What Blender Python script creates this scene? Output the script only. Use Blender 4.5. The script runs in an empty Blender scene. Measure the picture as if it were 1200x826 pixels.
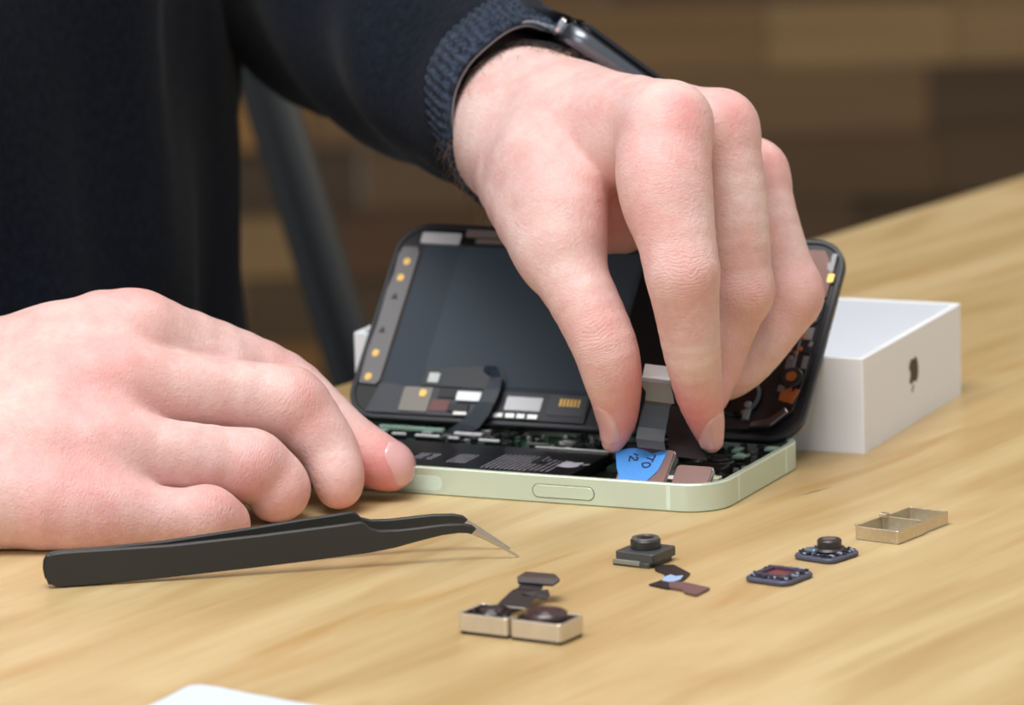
import bpy, bmesh, math, random
import numpy as np
from mathutils import Vector, Matrix
random.seed(7)
C = bpy.context.scene.collection
MM = 0.001            # everything below is modelled in millimetres
PI = math.pi

# ------------------------------------------------------------------ camera frame
F, PIT, ROLL, CH, CY = 6000.0, .1928, -.0298, 289.2, -1300.0
cp, sp_, cr, sr = math.cos(PIT), math.sin(PIT), math.cos(ROLL), math.sin(ROLL)
FWD = np.array([0, cp, -sp_]); UP = np.array([0, sp_, cp]); RT = np.array([1., 0, 0])
def at(px, py, y):
    """point of the world (mm) seen at a picture position, at world depth y"""
    du, dv = px-600, py-413
    u = du*cr+dv*sr; v = -du*sr+dv*cr
    d = FWD*F+RT*u-UP*v
    t = (y-CY)/d[1]
    return np.array([0, CY, CH])+d*t

# ------------------------------------------------------------------ materials
def new_mat(name):
    m = bpy.data.materials.new(name); m.use_nodes = True
    return m, m.node_tree, m.node_tree.nodes['Principled BSDF']
def srgb(c):
    f = lambda v: v/12.92 if v <= .04045 else ((v+.055)/1.055)**2.4
    return tuple(f(x/255) for x in c)+(1,)
def node(nt, t, **kw):
    n = nt.nodes.new(t)
    for k, v in kw.items(): setattr(n, k, v)
    return n
MATS = {}
def mat(name, col, rough=.5, metal=0, bump=0, bscale=600, coat=0, spec=.5, vary=0, vscale=300):
    if name in MATS: return MATS[name]
    m, nt, b = new_mat(name)
    b.inputs['Base Color'].default_value = srgb(col)
    b.inputs['Roughness'].default_value = rough
    b.inputs['Metallic'].default_value = metal
    b.inputs['Coat Weight'].default_value = coat
    b.inputs['Specular IOR Level'].default_value = spec
    tc = node(nt, 'ShaderNodeTexCoord')
    if vary:
        n = node(nt, 'ShaderNodeTexNoise'); n.inputs['Scale'].default_value = vscale; n.inputs['Detail'].default_value = 3
        nt.links.new(tc.outputs['Object'], n.inputs['Vector'])
        mx = node(nt, 'ShaderNodeMix', data_type='RGBA')
        c = srgb(col)
        mx.inputs[6].default_value = tuple(x*(1-vary) for x in c[:3])+(1,)
        mx.inputs[7].default_value = tuple(min(1, x*(1+vary)) for x in c[:3])+(1,)
        nt.links.new(n.outputs['Fac'], mx.inputs[0]); nt.links.new(mx.outputs[2], b.inputs['Base Color'])
    if bump:
        n2 = node(nt, 'ShaderNodeTexNoise'); n2.inputs['Scale'].default_value = bscale; n2.inputs['Detail'].default_value = 4
        nt.links.new(tc.outputs['Object'], n2.inputs['Vector'])
        bp = node(nt, 'ShaderNodeBump'); bp.inputs['Strength'].default_value = bump; bp.inputs['Distance'].default_value = .0005
        nt.links.new(n2.outputs['Fac'], bp.inputs['Height']); nt.links.new(bp.outputs['Normal'], b.inputs['Normal'])
    MATS[name] = m
    return m

def wood_mat():
    m, nt, b = new_mat('maple_wood'); L = nt.links.new
    tc = node(nt, 'ShaderNodeTexCoord')
    mp = node(nt, 'ShaderNodeMapping'); mp.inputs['Scale'].default_value = (1.6, 9, 1)
    L(tc.outputs['Object'], mp.inputs['Vector'])
    # slow wandering figure
    n0 = node(nt, 'ShaderNodeTexNoise'); n0.inputs['Scale'].default_value = 3.2; n0.inputs['Detail'].default_value = 5; n0.inputs['Distortion'].default_value = 1.4
    L(mp.outputs[0], n0.inputs['Vector'])
    r0 = node(nt, 'ShaderNodeValToRGB'); e = r0.color_ramp.elements
    e[0].position = .33; e[0].color = srgb((186, 156, 106)); e[1].position = .62; e[1].color = srgb((208, 184, 138))
    L(n0.outputs['Fac'], r0.inputs[0])
    # fine growth lines
    mp2 = node(nt, 'ShaderNodeMapping'); mp2.inputs['Scale'].default_value = (6, 120, 1)
    L(tc.outputs['Object'], mp2.inputs['Vector'])
    n1 = node(nt, 'ShaderNodeTexNoise'); n1.inputs['Scale'].default_value = 2.; n1.inputs['Detail'].default_value = 6; n1.inputs['Distortion'].default_value = .6
    L(mp2.outputs[0], n1.inputs['Vector'])
    r1 = node(nt, 'ShaderNodeValToRGB'); e = r1.color_ramp.elements
    e[0].position = .3; e[0].color = (.86, .82, .75, 1); e[1].position = .6; e[1].color = (1, 1, 1, 1)
    L(n1.outputs['Fac'], r1.inputs[0])
    mx = node(nt, 'ShaderNodeMix', data_type='RGBA', blend_type='MULTIPLY'); mx.inputs[0].default_value = .6
    L(r0.outputs[0], mx.inputs[6]); L(r1.outputs[0], mx.inputs[7])
    # darker brown mineral streaks
    mp3 = node(nt, 'ShaderNodeMapping'); mp3.inputs['Scale'].default_value = (3.5, 20, 1); mp3.inputs['Location'].default_value = (.37, .2, 0)
    L(tc.outputs['Object'], mp3.inputs['Vector'])
    n3 = node(nt, 'ShaderNodeTexNoise'); n3.inputs['Scale'].default_value = 2.6; n3.inputs['Detail'].default_value = 3; n3.inputs['Distortion'].default_value = 1.
    L(mp3.outputs[0], n3.inputs['Vector'])
    r3 = node(nt, 'ShaderNodeValToRGB'); e = r3.color_ramp.elements
    e[0].position = .56; e[0].color = (1, 1, 1, 1); e[1].position = .72; e[1].color = (.90, .79, .64, 1)
    L(n3.outputs['Fac'], r3.inputs[0])
    mx2 = node(nt, 'ShaderNodeMix', data_type='RGBA', blend_type='MULTIPLY'); mx2.inputs[0].default_value = 1
    L(mx.outputs[2], mx2.inputs[6]); L(r3.outputs[0], mx2.inputs[7])
    L(mx2.outputs[2], b.inputs['Base Color'])
    b.inputs['Roughness'].default_value = .42
    b.inputs['Coat Weight'].default_value = .15; b.inputs['Coat Roughness'].default_value = .25
    bp = node(nt, 'ShaderNodeBump'); bp.inputs['Strength'].default_value = .12; bp.inputs['Distance'].default_value = .0004
    L(n1.outputs['Fac'], bp.inputs['Height']); L(bp.outputs['Normal'], b.inputs['Normal'])
    return m

def attr_mat(name, rough=.6, bump=0, bscale=300):
    m, nt, b = new_mat(name); L = nt.links.new
    a = node(nt, 'ShaderNodeAttribute', attribute_name='tone'); tc = node(nt, 'ShaderNodeTexCoord')
    mp = node(nt, 'ShaderNodeMapping'); mp.inputs['Scale'].default_value = (2, 60, 60)
    L(tc.outputs['Object'], mp.inputs['Vector'])
    n = node(nt, 'ShaderNodeTexNoise'); n.inputs['Scale'].default_value = 2; n.inputs['Detail'].default_value = 5
    L(mp.outputs[0], n.inputs['Vector'])
    r = node(nt, 'ShaderNodeValToRGB'); e = r.color_ramp.elements
    e[0].position = .3; e[0].color = (.72, .70, .66, 1); e[1].position = .7; e[1].color = (1.1, 1.08, 1.05, 1)
    L(n.outputs['Fac'], r.inputs[0])
    mx = node(nt, 'ShaderNodeMix', data_type='RGBA', blend_type='MULTIPLY'); mx.inputs[0].default_value = 1
    L(a.outputs['Color'], mx.inputs[6]); L(r.outputs[0], mx.inputs[7]); L(mx.outputs[2], b.inputs['Base Color'])
    b.inputs['Roughness'].default_value = rough
    return m

def skin_mat():
    m, nt, b = new_mat('skin'); L = nt.links.new
    tc = node(nt, 'ShaderNodeTexCoord')
    a = node(nt, 'ShaderNodeAttribute', attribute_name='flush')
    # pale base with faint mottling
    n = node(nt, 'ShaderNodeTexNoise'); n.inputs['Scale'].default_value = 75; n.inputs['Detail'].default_value = 8; n.inputs['Roughness'].default_value = .72
    L(tc.outputs['Object'], n.inputs['Vector'])
    r = node(nt, 'ShaderNodeValToRGB'); e = r.color_ramp.elements
    e[0].position = .36; e[0].color = srgb((214, 170, 163)); e[1].position = .64; e[1].color = srgb((226, 198, 191))
    L(n.outputs['Fac'], r.inputs[0])
    mx = node(nt, 'ShaderNodeMix', data_type='RGBA'); mx.inputs[7].default_value = srgb((222, 146, 144))
    L(r.outputs[0], mx.inputs[6])
    # blotchy flush
    n2 = node(nt, 'ShaderNodeTexNoise'); n2.inputs['Scale'].default_value = 260; n2.inputs['Detail'].default_value = 4
    L(tc.outputs['Object'], n2.inputs['Vector'])
    mr = node(nt, 'ShaderNodeMapRange'); mr.inputs[1].default_value = .25; mr.inputs[2].default_value = .75; mr.inputs[3].default_value = .75; mr.inputs[4].default_value = 1.2
    L(n2.outputs['Fac'], mr.inputs[0])
    mu = node(nt, 'ShaderNodeMath', operation='MULTIPLY', use_clamp=True)
    L(a.outputs['Fac'], mu.inputs[0]); L(mr.outputs[0], mu.inputs[1]); L(mu.outputs[0], mx.inputs[0])
    L(mx.outputs[2], b.inputs['Base Color'])
    b.inputs['Subsurface Weight'].default_value = .25
    b.inputs['Subsurface Radius'].default_value = (1, .4, .28)
    b.inputs['Subsurface Scale'].default_value = .0025
    b.inputs['Roughness'].default_value = .5
    b.inputs['Specular IOR Level'].default_value = .35
    # skin texture: fine cells + shallow wrinkles across the knuckles
    v = node(nt, 'ShaderNodeTexVoronoi'); v.inputs['Scale'].default_value = 1200
    dn = node(nt, 'ShaderNodeTexNoise'); dn.inputs['Scale'].default_value = 300
    L(tc.outputs['Object'], dn.inputs['Vector'])
    L(tc.outputs['Object'], v.inputs['Vector'])
    n3 = node(nt, 'ShaderNodeTexNoise'); n3.inputs['Scale'].default_value = 800; n3.inputs['Detail'].default_value = 5; n3.inputs['Distortion'].default_value = .8
    L(tc.outputs['Object'], n3.inputs['Vector'])
    ad = node(nt, 'ShaderNodeMath', operation='MULTIPLY_ADD'); ad.inputs[1].default_value = .35
    L(v.outputs['Distance'], ad.inputs[0]); L(n3.outputs['Fac'], ad.inputs[2])
    bp = node(nt, 'ShaderNodeBump'); bp.inputs['Strength'].default_value = .5; bp.inputs['Distance'].default_value = .0004
    L(ad.outputs[0], bp.inputs['Height'])
    # creases running across the joints
    wp = node(nt, 'ShaderNodeAttribute', attribute_name='wrinkle_pos'); wa = node(nt, 'ShaderNodeAttribute', attribute_name='wrinkle_amount')
    n4 = node(nt, 'ShaderNodeTexNoise'); n4.inputs['Scale'].default_value = 130; n4.inputs['Detail'].default_value = 3
    L(tc.outputs['Object'], n4.inputs['Vector'])
    m1 = node(nt, 'ShaderNodeMath', operation='MULTIPLY_ADD'); m1.inputs[1].default_value = 26
    m2 = node(nt, 'ShaderNodeMath', operation='MULTIPLY'); m2.inputs[1].default_value = 3.6
    L(wp.outputs['Fac'], m2.inputs[0]); L(n4.outputs['Fac'], m1.inputs[0]); L(m2.outputs[0], m1.inputs[2])
    m3 = node(nt, 'ShaderNodeMath', operation='SINE'); L(m1.outputs[0], m3.inputs[0])
    m3b = node(nt, 'ShaderNodeMath', operation='ABSOLUTE'); L(m3.outputs[0], m3b.inputs[0])
    m3c = node(nt, 'ShaderNodeMath', operation='POWER'); m3c.inputs[1].default_value = .4; L(m3b.outputs[0], m3c.inputs[0])
    m4 = node(nt, 'ShaderNodeMath', operation='MULTIPLY'); L(m3c.outputs[0], m4.inputs[0]); L(wa.outputs['Fac'], m4.inputs[1])
    bp2 = node(nt, 'ShaderNodeBump'); bp2.inputs['Strength'].default_value = .28; bp2.inputs['Distance'].default_value = .0005
    L(m4.outputs[0], bp2.inputs['Height']); L(bp.outputs['Normal'], bp2.inputs['Normal']); L(bp2.outputs['Normal'], b.inputs['Normal'])
    return m

def cloth_mat(name, c1, c2, rib=False):
    m, nt, b = new_mat(name); L = nt.links.new
    tc = node(nt, 'ShaderNodeTexCoord')
    n = node(nt, 'ShaderNodeTexNoise'); n.inputs['Scale'].default_value = 500; n.inputs['Detail'].default_value = 4
    L(tc.outputs['Object'], n.inputs['Vector'])
    r = node(nt, 'ShaderNodeValToRGB'); e = r.color_ramp.elements
    e[0].position = .35; e[0].color = srgb(c1); e[1].position = .68; e[1].color = srgb(c2)
    L(n.outputs['Fac'], r.inputs[0]); L(r.outputs[0], b.inputs['Base Color'])
    b.inputs['Roughness'].default_value = .95; b.inputs['Specular IOR Level'].default_value = .15
    b.inputs['Sheen Weight'].default_value = .05; b.inputs['Sheen Roughness'].default_value = .4
    bp = node(nt, 'ShaderNodeBump'); bp.inputs['Strength'].default_value = .5; bp.inputs['Distance'].default_value = .0004
    L(n.outputs['Fac'], bp.inputs['Height']); L(bp.outputs['Normal'], b.inputs['Normal'])
    return m

# ------------------------------------------------------------------ mesh building
class MB:
    def __init__(s): s.v = []; s.f = []; s.mi = []
    def add(s, vs, fs, mi=0):
        o = len(s.v); s.v += [tuple(map(float, p)) for p in vs]; s.f += [tuple(i+o for i in f) for f in fs]; s.mi += [mi]*len(fs)
        return s
    def prism(s, poly, z0, z1, ch=0, mi=0, M=None):
        """extrude a ccw 2D outline; ch = chamfer of top and bottom edges"""
        n = len(poly); P = [np.array(p[:2], float) for p in poly]
        def inset(d):
            if d == 0: return P
            o = []
            for i in range(n):
                a, b, c = P[i-1], P[i], P[(i+1) % n]
                e1 = (b-a)/(np.linalg.norm(b-a)+1e-9); e2 = (c-b)/(np.linalg.norm(c-b)+1e-9)
                n1 = np.array([-e1[1], e1[0]]); n2 = np.array([-e2[1], e2[0]])
                k = n1+n2; k = k/max(.3, (k@k)/2)
                o.append(b+k*d)
            return o
        rings = [(inset(0), z0), (inset(0), z1)] if not ch else [(inset(ch), z0), (inset(0), z0+ch), (inset(0), z1-ch), (inset(ch), z1)]
        vs = []; fs = []
        for R, z in rings: vs += [(p[0], p[1], z) for p in R]
        k = len(rings)
        for j in range(k-1):
            for i in range(n):
                i2 = (i+1) % n
                fs.append((j*n+i, j*n+i2, (j+1)*n+i2, (j+1)*n+i))
        fs.append(tuple(range(n-1, -1, -1))); fs.append(tuple((k-1)*n+i for i in range(n)))
        if M is not None: vs = [tuple(M @ Vector(p)) for p in vs]
        return s.add(vs, fs, mi)
    def box(s, x0, x1, y0, y1, z0, z1, ch=0, mi=0, M=None):
        return s.prism([(x0, y0), (x1, y0), (x1, y1), (x0, y1)], z0, z1, ch, mi, M)
    def rrect(s, x0, x1, y0, y1, r, z0, z1, ch=0, mi=0, seg=8, M=None):
        return s.prism(rr(x0, x1, y0, y1, r, seg), z0, z1, ch, mi, M)
    def cyl(s, x, y, r, z0, z1, ch=0, mi=0, seg=32, M=None):
        return s.prism([(x+r*math.cos(2*PI*i/seg), y+r*math.sin(2*PI*i/seg)) for i in range(seg)], z0, z1, ch, mi, M)
    def ring(s, outer, inner, z0, z1, ch=0, mi=0, M=None):
        """wall between two outlines with the same number of points"""
        n = len(outer); vs = []
        c = ch
        def off(P, d):
            o = []
            for i in range(n):
                a, b, e = [np.array(P[j % n], float) for j in (i-1, i, i+1)]
                e1 = (b-a)/(np.linalg.norm(b-a)+1e-9); e2 = (e-b)/(np.linalg.norm(e-b)+1e-9)
                k = np.array([-e1[1]-e2[1], e1[0]+e2[0]]); k = k/max(.3, (k@k)/2)
                o.append(tuple(b+k*d))
            return o
        L_ = [(outer, z0), (outer, z1-c), (off(outer, c) if c else outer, z1), (off(inner, -c) if c else inner, z1), (inner, z1-c), (inner, z0)]
        for R, z in L_: vs += [(p[0], p[1], z) for p in R]
        fs = []
        for j in range(6):
            j2 = (j+1) % 6
            for i in range(n):
                i2 = (i+1) % n
                fs.append((j*n+i, j*n+i2, j2*n+i2, j2*n+i))
        if M is not None: vs = [tuple(M @ Vector(p)) for p in vs]
        return s.add(vs, fs, mi)
    def loft(s, rings, mi=0, cap0=True, cap1=True):
        n = len(rings[0]); vs = [p for R in rings for p in R]; fs = []
        for j in range(len(rings)-1):
            for i in range(n):
                i2 = (i+1) % n
                fs.append((j*n+i, j*n+i2, (j+1)*n+i2, (j+1)*n+i))
        if cap0: fs.append(tuple(range(n-1, -1, -1)))
        if cap1: fs.append(tuple((len(rings)-1)*n+i for i in range(n)))
        return s.add(vs, fs, mi)
    def tube(s, path, r, seg=12, mi=0):
        path = [np.array(p, float) for p in path]; rings = []
        rs = r if hasattr(r, '__len__') else [r]*len(path)
        u = None
        for i, p in enumerate(path):
            t = path[min(i+1, len(path)-1)]-path[max(i-1, 0)]; t = t/np.linalg.norm(t)
            if u is None:
                u = np.cross(t, [0, 0, 1.]);
                if np.linalg.norm(u) < .1: u = np.cross(t, [1., 0, 0])
            u = u-t*(u@t); u /= np.linalg.norm(u); w = np.cross(t, u)
            rings.append([p+rs[i]*(math.cos(a)*u+math.sin(a)*w) for a in np.linspace(0, 2*PI, seg, endpoint=False)])
        return s.loft(rings, mi)
    def ribbon(s, path, widthvec, th, mi=0):
        """thin flat cable along a path; widthvec per point or one vector (full width)"""
        path = [np.array(p, float) for p in path]
        W = widthvec if isinstance(widthvec, list) else [widthvec]*len(path)
        rings = []
        for i, p in enumerate(path):
            t = path[min(i+1, len(path)-1)]-path[max(i-1, 0)]; t /= np.linalg.norm(t)
            w = np.array(W[i], float); nn = np.cross(w, t); nn /= np.linalg.norm(nn); nn *= th/2
            rings.append([p-w/2-nn, p+w/2-nn, p+w/2+nn, p-w/2+nn])
        return s.loft(rings, mi)
    def mesh(s, name, mats, smooth=False):
        me = bpy.data.meshes.new(name)
        me.from_pydata([(x*MM, y*MM, z*MM) for x, y, z in s.v], [], s.f)
        for m in (mats if isinstance(mats, (list, tuple)) else [mats]): me.materials.append(m)
        for p, i in zip(me.polygons, s.mi): p.material_index = i
        bm = bmesh.new(); bm.from_mesh(me); bmesh.ops.recalc_face_normals(bm, faces=bm.faces); bm.to_mesh(me); bm.free()
        if smooth: me.shade_smooth()
        return me
def rr(x0, x1, y0, y1, r, seg=8):
    o = []
    for cx, cy, a0 in ((x1-r, y0+r, -PI/2), (x1-r, y1-r, 0), (x0+r, y1-r, PI/2), (x0+r, y0+r, PI)):
        for k in range(seg+1):
            a = a0+PI/2*k/seg; o.append((cx+r*math.cos(a), cy+r*math.sin(a)))
    return o
def link(name, me, parent=None, loc=None, rz=None, sub=0, bevel=0, autosm=None):
    o = bpy.data.objects.new(name, me); C.objects.link(o)
    if parent is not None: o.parent = parent
    if loc is not None: o.location = tuple(c*MM for c in loc)
    if rz is not None: o.rotation_euler = (0, 0, rz)
    if bevel:
        b = o.modifiers.new('bevel', 'BEVEL'); b.width = bevel*MM; b.segments = 2; b.limit_method = 'ANGLE'; b.angle_limit = math.radians(40)
    if sub:
        m = o.modifiers.new('sub', 'SUBSURF'); m.levels = sub; m.render_levels = sub
    return o
def part(name, mb, m, parent, smooth=False, **kw):
    return link(name, mb.mesh(name, m, smooth), parent, **kw)
def tag(o, label=None, cat=None, group=None, kind=None):
    if label: o['label'] = label
    if cat: o['category'] = cat
    if group: o['group'] = group
    if kind: o['kind'] = kind
    return o
def empty(name, loc=(0, 0, 0), rz=0, M=None, label=None, cat=None, group=None):
    o = bpy.data.objects.new(name, None); C.objects.link(o); o.empty_display_size = .01
    if M is not None: o.matrix_world = M
    else:
        o.location = tuple(c*MM for c in loc); o.rotation_euler = (0, 0, rz)
    return tag(o, label, cat, group)
def frame(O, X, Y, Z):
    m = Matrix(((X[0], Y[0], Z[0], O[0]*MM), (X[1], Y[1], Z[1], O[1]*MM), (X[2], Y[2], Z[2], O[2]*MM), (0, 0, 0, 1)))
    return m
def smooth_angle(o, deg=35):
    me = o.data; me.shade_smooth()
    me.set_sharp_from_angle(angle=math.radians(deg))

# ------------------------------------------------------------------ room
WALL_Y = 2000.
TE = np.array([.567, .8237]); TA = math.atan2(TE[1], TE[0])      # table's far edge runs this way
wood = wood_mat()
floor_m = mat('floor_concrete', (70, 62, 52), .6, vary=.15, vscale=3)
mb = MB(); mb.box(-2500, 2500, -2600, WALL_Y, -780, -750)
tag(part('floor', mb, floor_m, None), kind='structure')

def wall_planks():
    me = bpy.data.meshes.new('wall_back'); vs = []; fs = []; tones = []
    random.seed(21)
    pal = [(128, 98, 60), (112, 84, 50), (98, 74, 44), (120, 92, 58), (88, 66, 40), (134, 106, 68), (104, 80, 52)]
    def plank(x0, x1, z0, z1, d, col):
        o = len(vs)
        y = WALL_Y-d
        vs.extend([(x*MM, yy*MM, z*MM) for yy in (y, WALL_Y+20) for x, z in ((x0, z0), (x1, z0), (x1, z1), (x0, z1))])
        for f in ((0, 1, 2, 3), (7, 6, 5, 4), (0, 4, 5, 1), (1, 5, 6, 2), (2, 6, 7, 3), (3, 7, 4, 0)):
            fs.append(tuple(i+o for i in f)); tones.append(srgb(col))
    top = float(at(1000, 76, WALL_Y)[2]); H_ = 43.0
    for r in range(-16, 55):
        z0 = top+r*H_; x = -2500-random.random()*300
        while x < 2500:
            w = random.choice([150, 220, 300, 380])
            c = random.choice(pal); k = random.uniform(.8, 1.08)
            if r < -3: k *= .9
            plank(x, x+w-1, z0, z0+H_-1, random.uniform(0, 6), tuple(v*k for v in c))
            x += w
    # planks picked out in the photograph
    X = lambda px, py: float(at(px, py, WALL_Y)[0])
    for (p0, p1, r, col) in ((1088, 1330, -1, (74, 54, 32)), (758, 1088, -1, (112, 86, 54)), (560, 758, -1, (122, 88, 44)),
                             (640, 900, 0, (122, 92, 56)), (900, 1120, 0, (140, 112, 74)), (1120, 1300, 0, (134, 106, 70)),
                             (640, 860, -2, (98, 74, 42)), (860, 1100, -2, (88, 66, 40)), (1100, 1300, -2, (82, 62, 38)),
                             (640, 1000, -3, (84, 62, 38)), (290, 370, -5, (124, 88, 40)), (370, 560, -3, (84, 56, 32)), (250, 360, -1, (140, 102, 50))):
        plank(X(p0, 100), X(p1, 100)-1, top+r*H_, top+(r+1)*H_-1, 8, col)
    me.from_pydata(vs, [], fs)
    at_ = me.color_attributes.new('tone', 'FLOAT_COLOR', 'CORNER')
    i = 0
    for p, c in zip(me.polygons, tones):
        for _ in p.vertices: at_.data[i].color = c; i += 1
    me.materials.append(attr_mat('wall_planks'))
    return link('wall_back', me)
tag(wall_planks(), kind='structure')

# ------------------------------------------------------------------ table
tb = empty('table', (-48, 145.2, -750), TA, label='light maple wooden table the phone is being repaired on', cat='table')
mb = MB(); mb.box(-900, 1000, -850, 0, 715, 750, ch=2)
part('tabletop', mb, wood, tb)
for x in (-820, 920):
    for y in (-790, -60):
        mb = MB(); mb.box(x-30, x+30, y-30, y+30, 0, 714.5, ch=2); part('leg', mb, wood, tb)
mb = MB()
mb.add([(-6.5, -.4, 0), (0, .35, 0), (7, .2, 0), (0, -.35, 0), (-6.5, -.4, .02), (0, .35, .02), (7, .2, .02), (0, -.35, .02)],
       [(0, 1, 2, 3), (4, 5, 6, 7), (0, 1, 5, 4), (1, 2, 6, 5), (2, 3, 7, 6), (3, 0, 4, 7)])
sc_ = part('scratch', mb, mat('scratch', (110, 85, 45), .6), tb)
sc_.matrix_parent_inverse = tb.matrix_world.inverted() if False else Matrix()
# put the little scratch on the top right of the phone
_p = np.array([76.5, -17.]) - np.array([-48, 145.2]); _c, _s = math.cos(-TA), math.sin(-TA)
sc_.location = ((_p[0]*_c-_p[1]*_s)*MM, (_p[0]*_s+_p[1]*_c)*MM, 750.0*MM)
sc_.rotation_euler = (0, 0, math.radians(44)-TA)

# ------------------------------------------------------------------ white box
ba = -.4097
bx = empty('phone_box', (92.62, 26.8, 0), ba, label='open white cardboard box standing behind the phone, dark fruit logo on its short end', cat='box')
white = mat('white_card', (240, 243, 248), .55, bump=.05)
L_, W_, Hb = 148.5, 82.5, 25.6
mb = MB(); mb.ring(rr(-L_, 0, 0, W_, .7, 3), rr(-L_+1.8, -1.8, 1.8, W_-1.8, .4, 3), 0, Hb, ch=.25)
part('box_wall', mb, white, bx)
mb = MB(); mb.box(-L_+1.6, -1.6, 1.6, W_-1.6, .1, 1.6); part('box_bottom', mb, white, bx)
def apple(scale, seg=10):
    """fruit silhouette with a bite and a separate leaf, unit height about 1"""
    b = [(0, .70), (.10, .74), (.24, .78), (.36, .73), (.42, .66), (.36, .60), (.31, .50), (.31, .40), (.37, .30), (.45, .25), (.40, .13), (.30, .01), (.20, -.04), (.10, -.01), (0, .02),
         (-.10, -.01), (-.20, -.04), (-.30, .02), (-.40, .16), (-.46, .34), (-.46, .52), (-.40, .66), (-.28, .76), (-.14, .77)]
    leaf = [(0, .80), (.02, .92), (.10, 1.02), (.20, 1.06), (.19, .95), (.11, .84)]
    return [(x*scale, y*scale) for x, y in b][::-1], [(x*scale, y*scale) for x, y in leaf][::-1]
blk = mat('ink_black', (38, 34, 30), .45)
ab, al = apple(8.6)
mb = MB()
# logo plane: local x of outline -> box +y, local y -> box -z (the box stands upside down)
Mx = Matrix(((0, 0, 1, 0), (-1, 0, 0, 41.0), (0, -1, 0, 17.8), (0, 0, 0, 1)))
mb.prism(ab, 0, .06, M=Mx); mb.prism(al, 0, .06, M=Mx)
lg = part('printed_logo', mb, blk, bx); tag(lg, 'dark fruit logo printed upside down')

# ------------------------------------------------------------------ phone body
pa = -.4287
ORG = (50.35, -40.57, 0)
mint = mat('mint_aluminium', (202, 217, 198), .36, metal=.3, bump=.02, bscale=3000)
mint_lip = mat('mint_lip', (222, 232, 210), .3, metal=.5)
mint_band = mat('mint_plastic', (218, 234, 218), .5)
black = mat('black_plastic', (14, 14, 16), .45)
satin_black = mat('battery_black', (12, 13, 16), .35, bump=.05)
gold = mat('gold_contact', (236, 192, 108), .35, metal=.5)
silver = mat('silver_metal', (205, 205, 203), .28, metal=.9)
grey_metal = mat('grey_metal', (140, 140, 142), .35, metal=.8)
pcb_green = mat('pcb_green', (38, 66, 52), .45)
pale_mint = mat('pale_mint', (138, 168, 154), .5)
white_p = mat('white_plastic', (215, 217, 220), .5)
copper = mat('copper_foil', (196, 120, 66), .35, metal=.7)
LP, WP, TH = 131.5, 64.2, 7.2
ph = empty('smartphone', ORG, pa, label='opened mint green smartphone body lying flat on the table, innards exposed', cat='phone')
mb = MB(); R = 10.5
mb.ring(rr(-LP, 0, 0, WP, R, 14), rr(-LP+1.9, -1.9, 1.9, WP-1.9, R-1.9, 14), .35, TH, ch=.22)
o = part('side_frame', mb, mint, ph); smooth_angle(o, 30)
mb = MB(); mb.ring(rr(-LP+.25, -.25, .25, WP-.25, R-.25, 14), rr(-LP+1.3, -1.3, 1.3, WP-1.3, R-1.3, 14), TH-.02, TH+.12, ch=.05)
part('frame_lip', mb, mint_lip, ph)
mb = MB(); mb.rrect(-LP+.35, -.35, .35, WP-.35, R-.4, 0, 1.4, ch=.3, seg=12)
part('back_glass', mb, mint_band, ph)
mb = MB(); mb.rrect(-LP+2, -2, 2, WP-2, R-2.2, 1.35, 2.2, seg=12); part('inner_tray', mb, black, ph)
for (x, y, dx, dy) in ((-13.1, -.03, 1.1, .3), (-118, -.03, 1.1, .3)):
    mb = MB(); mb.box(x-dx/2, x+dx/2, y, y+1.9, .5, TH-.1); part('antenna_band', mb, mint_band, ph)
for (y) in (15.5, WP-15.5):
    mb = MB(); mb.box(-1.9, .03, y-.55, y+.55, .5, TH-.1); part('antenna_band', mb, mint_band, ph)
Ms = Matrix(((1, 0, 0, 0), (0, 0, 1, 0), (0, 1, 0, 0), (0, 0, 0, 1)))      # outline (x,z) extruded along y
mb = MB(); mb.ring(rr(-50.8, -33.4, 1.35, 5.0, 1.8, 8), rr(-50.45, -33.75, 1.7, 4.65, 1.45, 8), -.04, .3, M=Ms)
mb.rrect(-50.6, -33.6, 1.55, 4.8, 1.6, -.22, .1, ch=.1, mi=1, M=Ms)
o = part('side_button', mb, [mat('button_gap', (70, 80, 60), .6), mint], ph); o['label'] = 'long side button set in the mint frame'
mb = MB(); mb.rrect(-91, -76.3, 1.2, 5.1, 1.9, -.05, .2, ch=.02, M=Ms); o = part('antenna_window', mb, mat('antenna_white', (206, 226, 212), .45), ph)
# battery with its printing
mb = MB(); mb.rrect(-112, -44.5, 4, 36, 1.2, 2.2, 5.7, ch=.35, seg=4); bat = part('battery', mb, satin_black, ph)
mb = MB(); random.seed(4)
def dash(x, y0, y1, w=.21, p=.93):
    y = y0
    while y < y1:
        l = random.uniform(2, 6)
        if random.random() < p: mb.box(x-w/2, x+w/2, y, min(y+l, y1), 5.7, 5.73)
        y += l+.35
for k in range(10): dash(-70+k*1.35, 10, 27)
for k in range(4): dash(-56.3+k*1.6, 10.5, 25)
for k in range(5): dash(-81.5+k*1.2, 14, 24)
for k in range(6): dash(-92+k*1.0, 15.5, 22.5)
for k in range(3): dash(-101+k*1.2, 16, 21)
bb, bl = apple(7.5)
Mb = Matrix(((0, 1, 0, -51.8), (1, 0, 0, 20.3), (0, 0, 1, 5.7), (0, 0, 0, 1)))
mb.prism(bb, 0, .03, M=Mb); mb.prism(bl, 0, .03, M=Mb)
part('battery_print', mb, mat('print_grey', (196, 192, 204), .6), bat)
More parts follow.
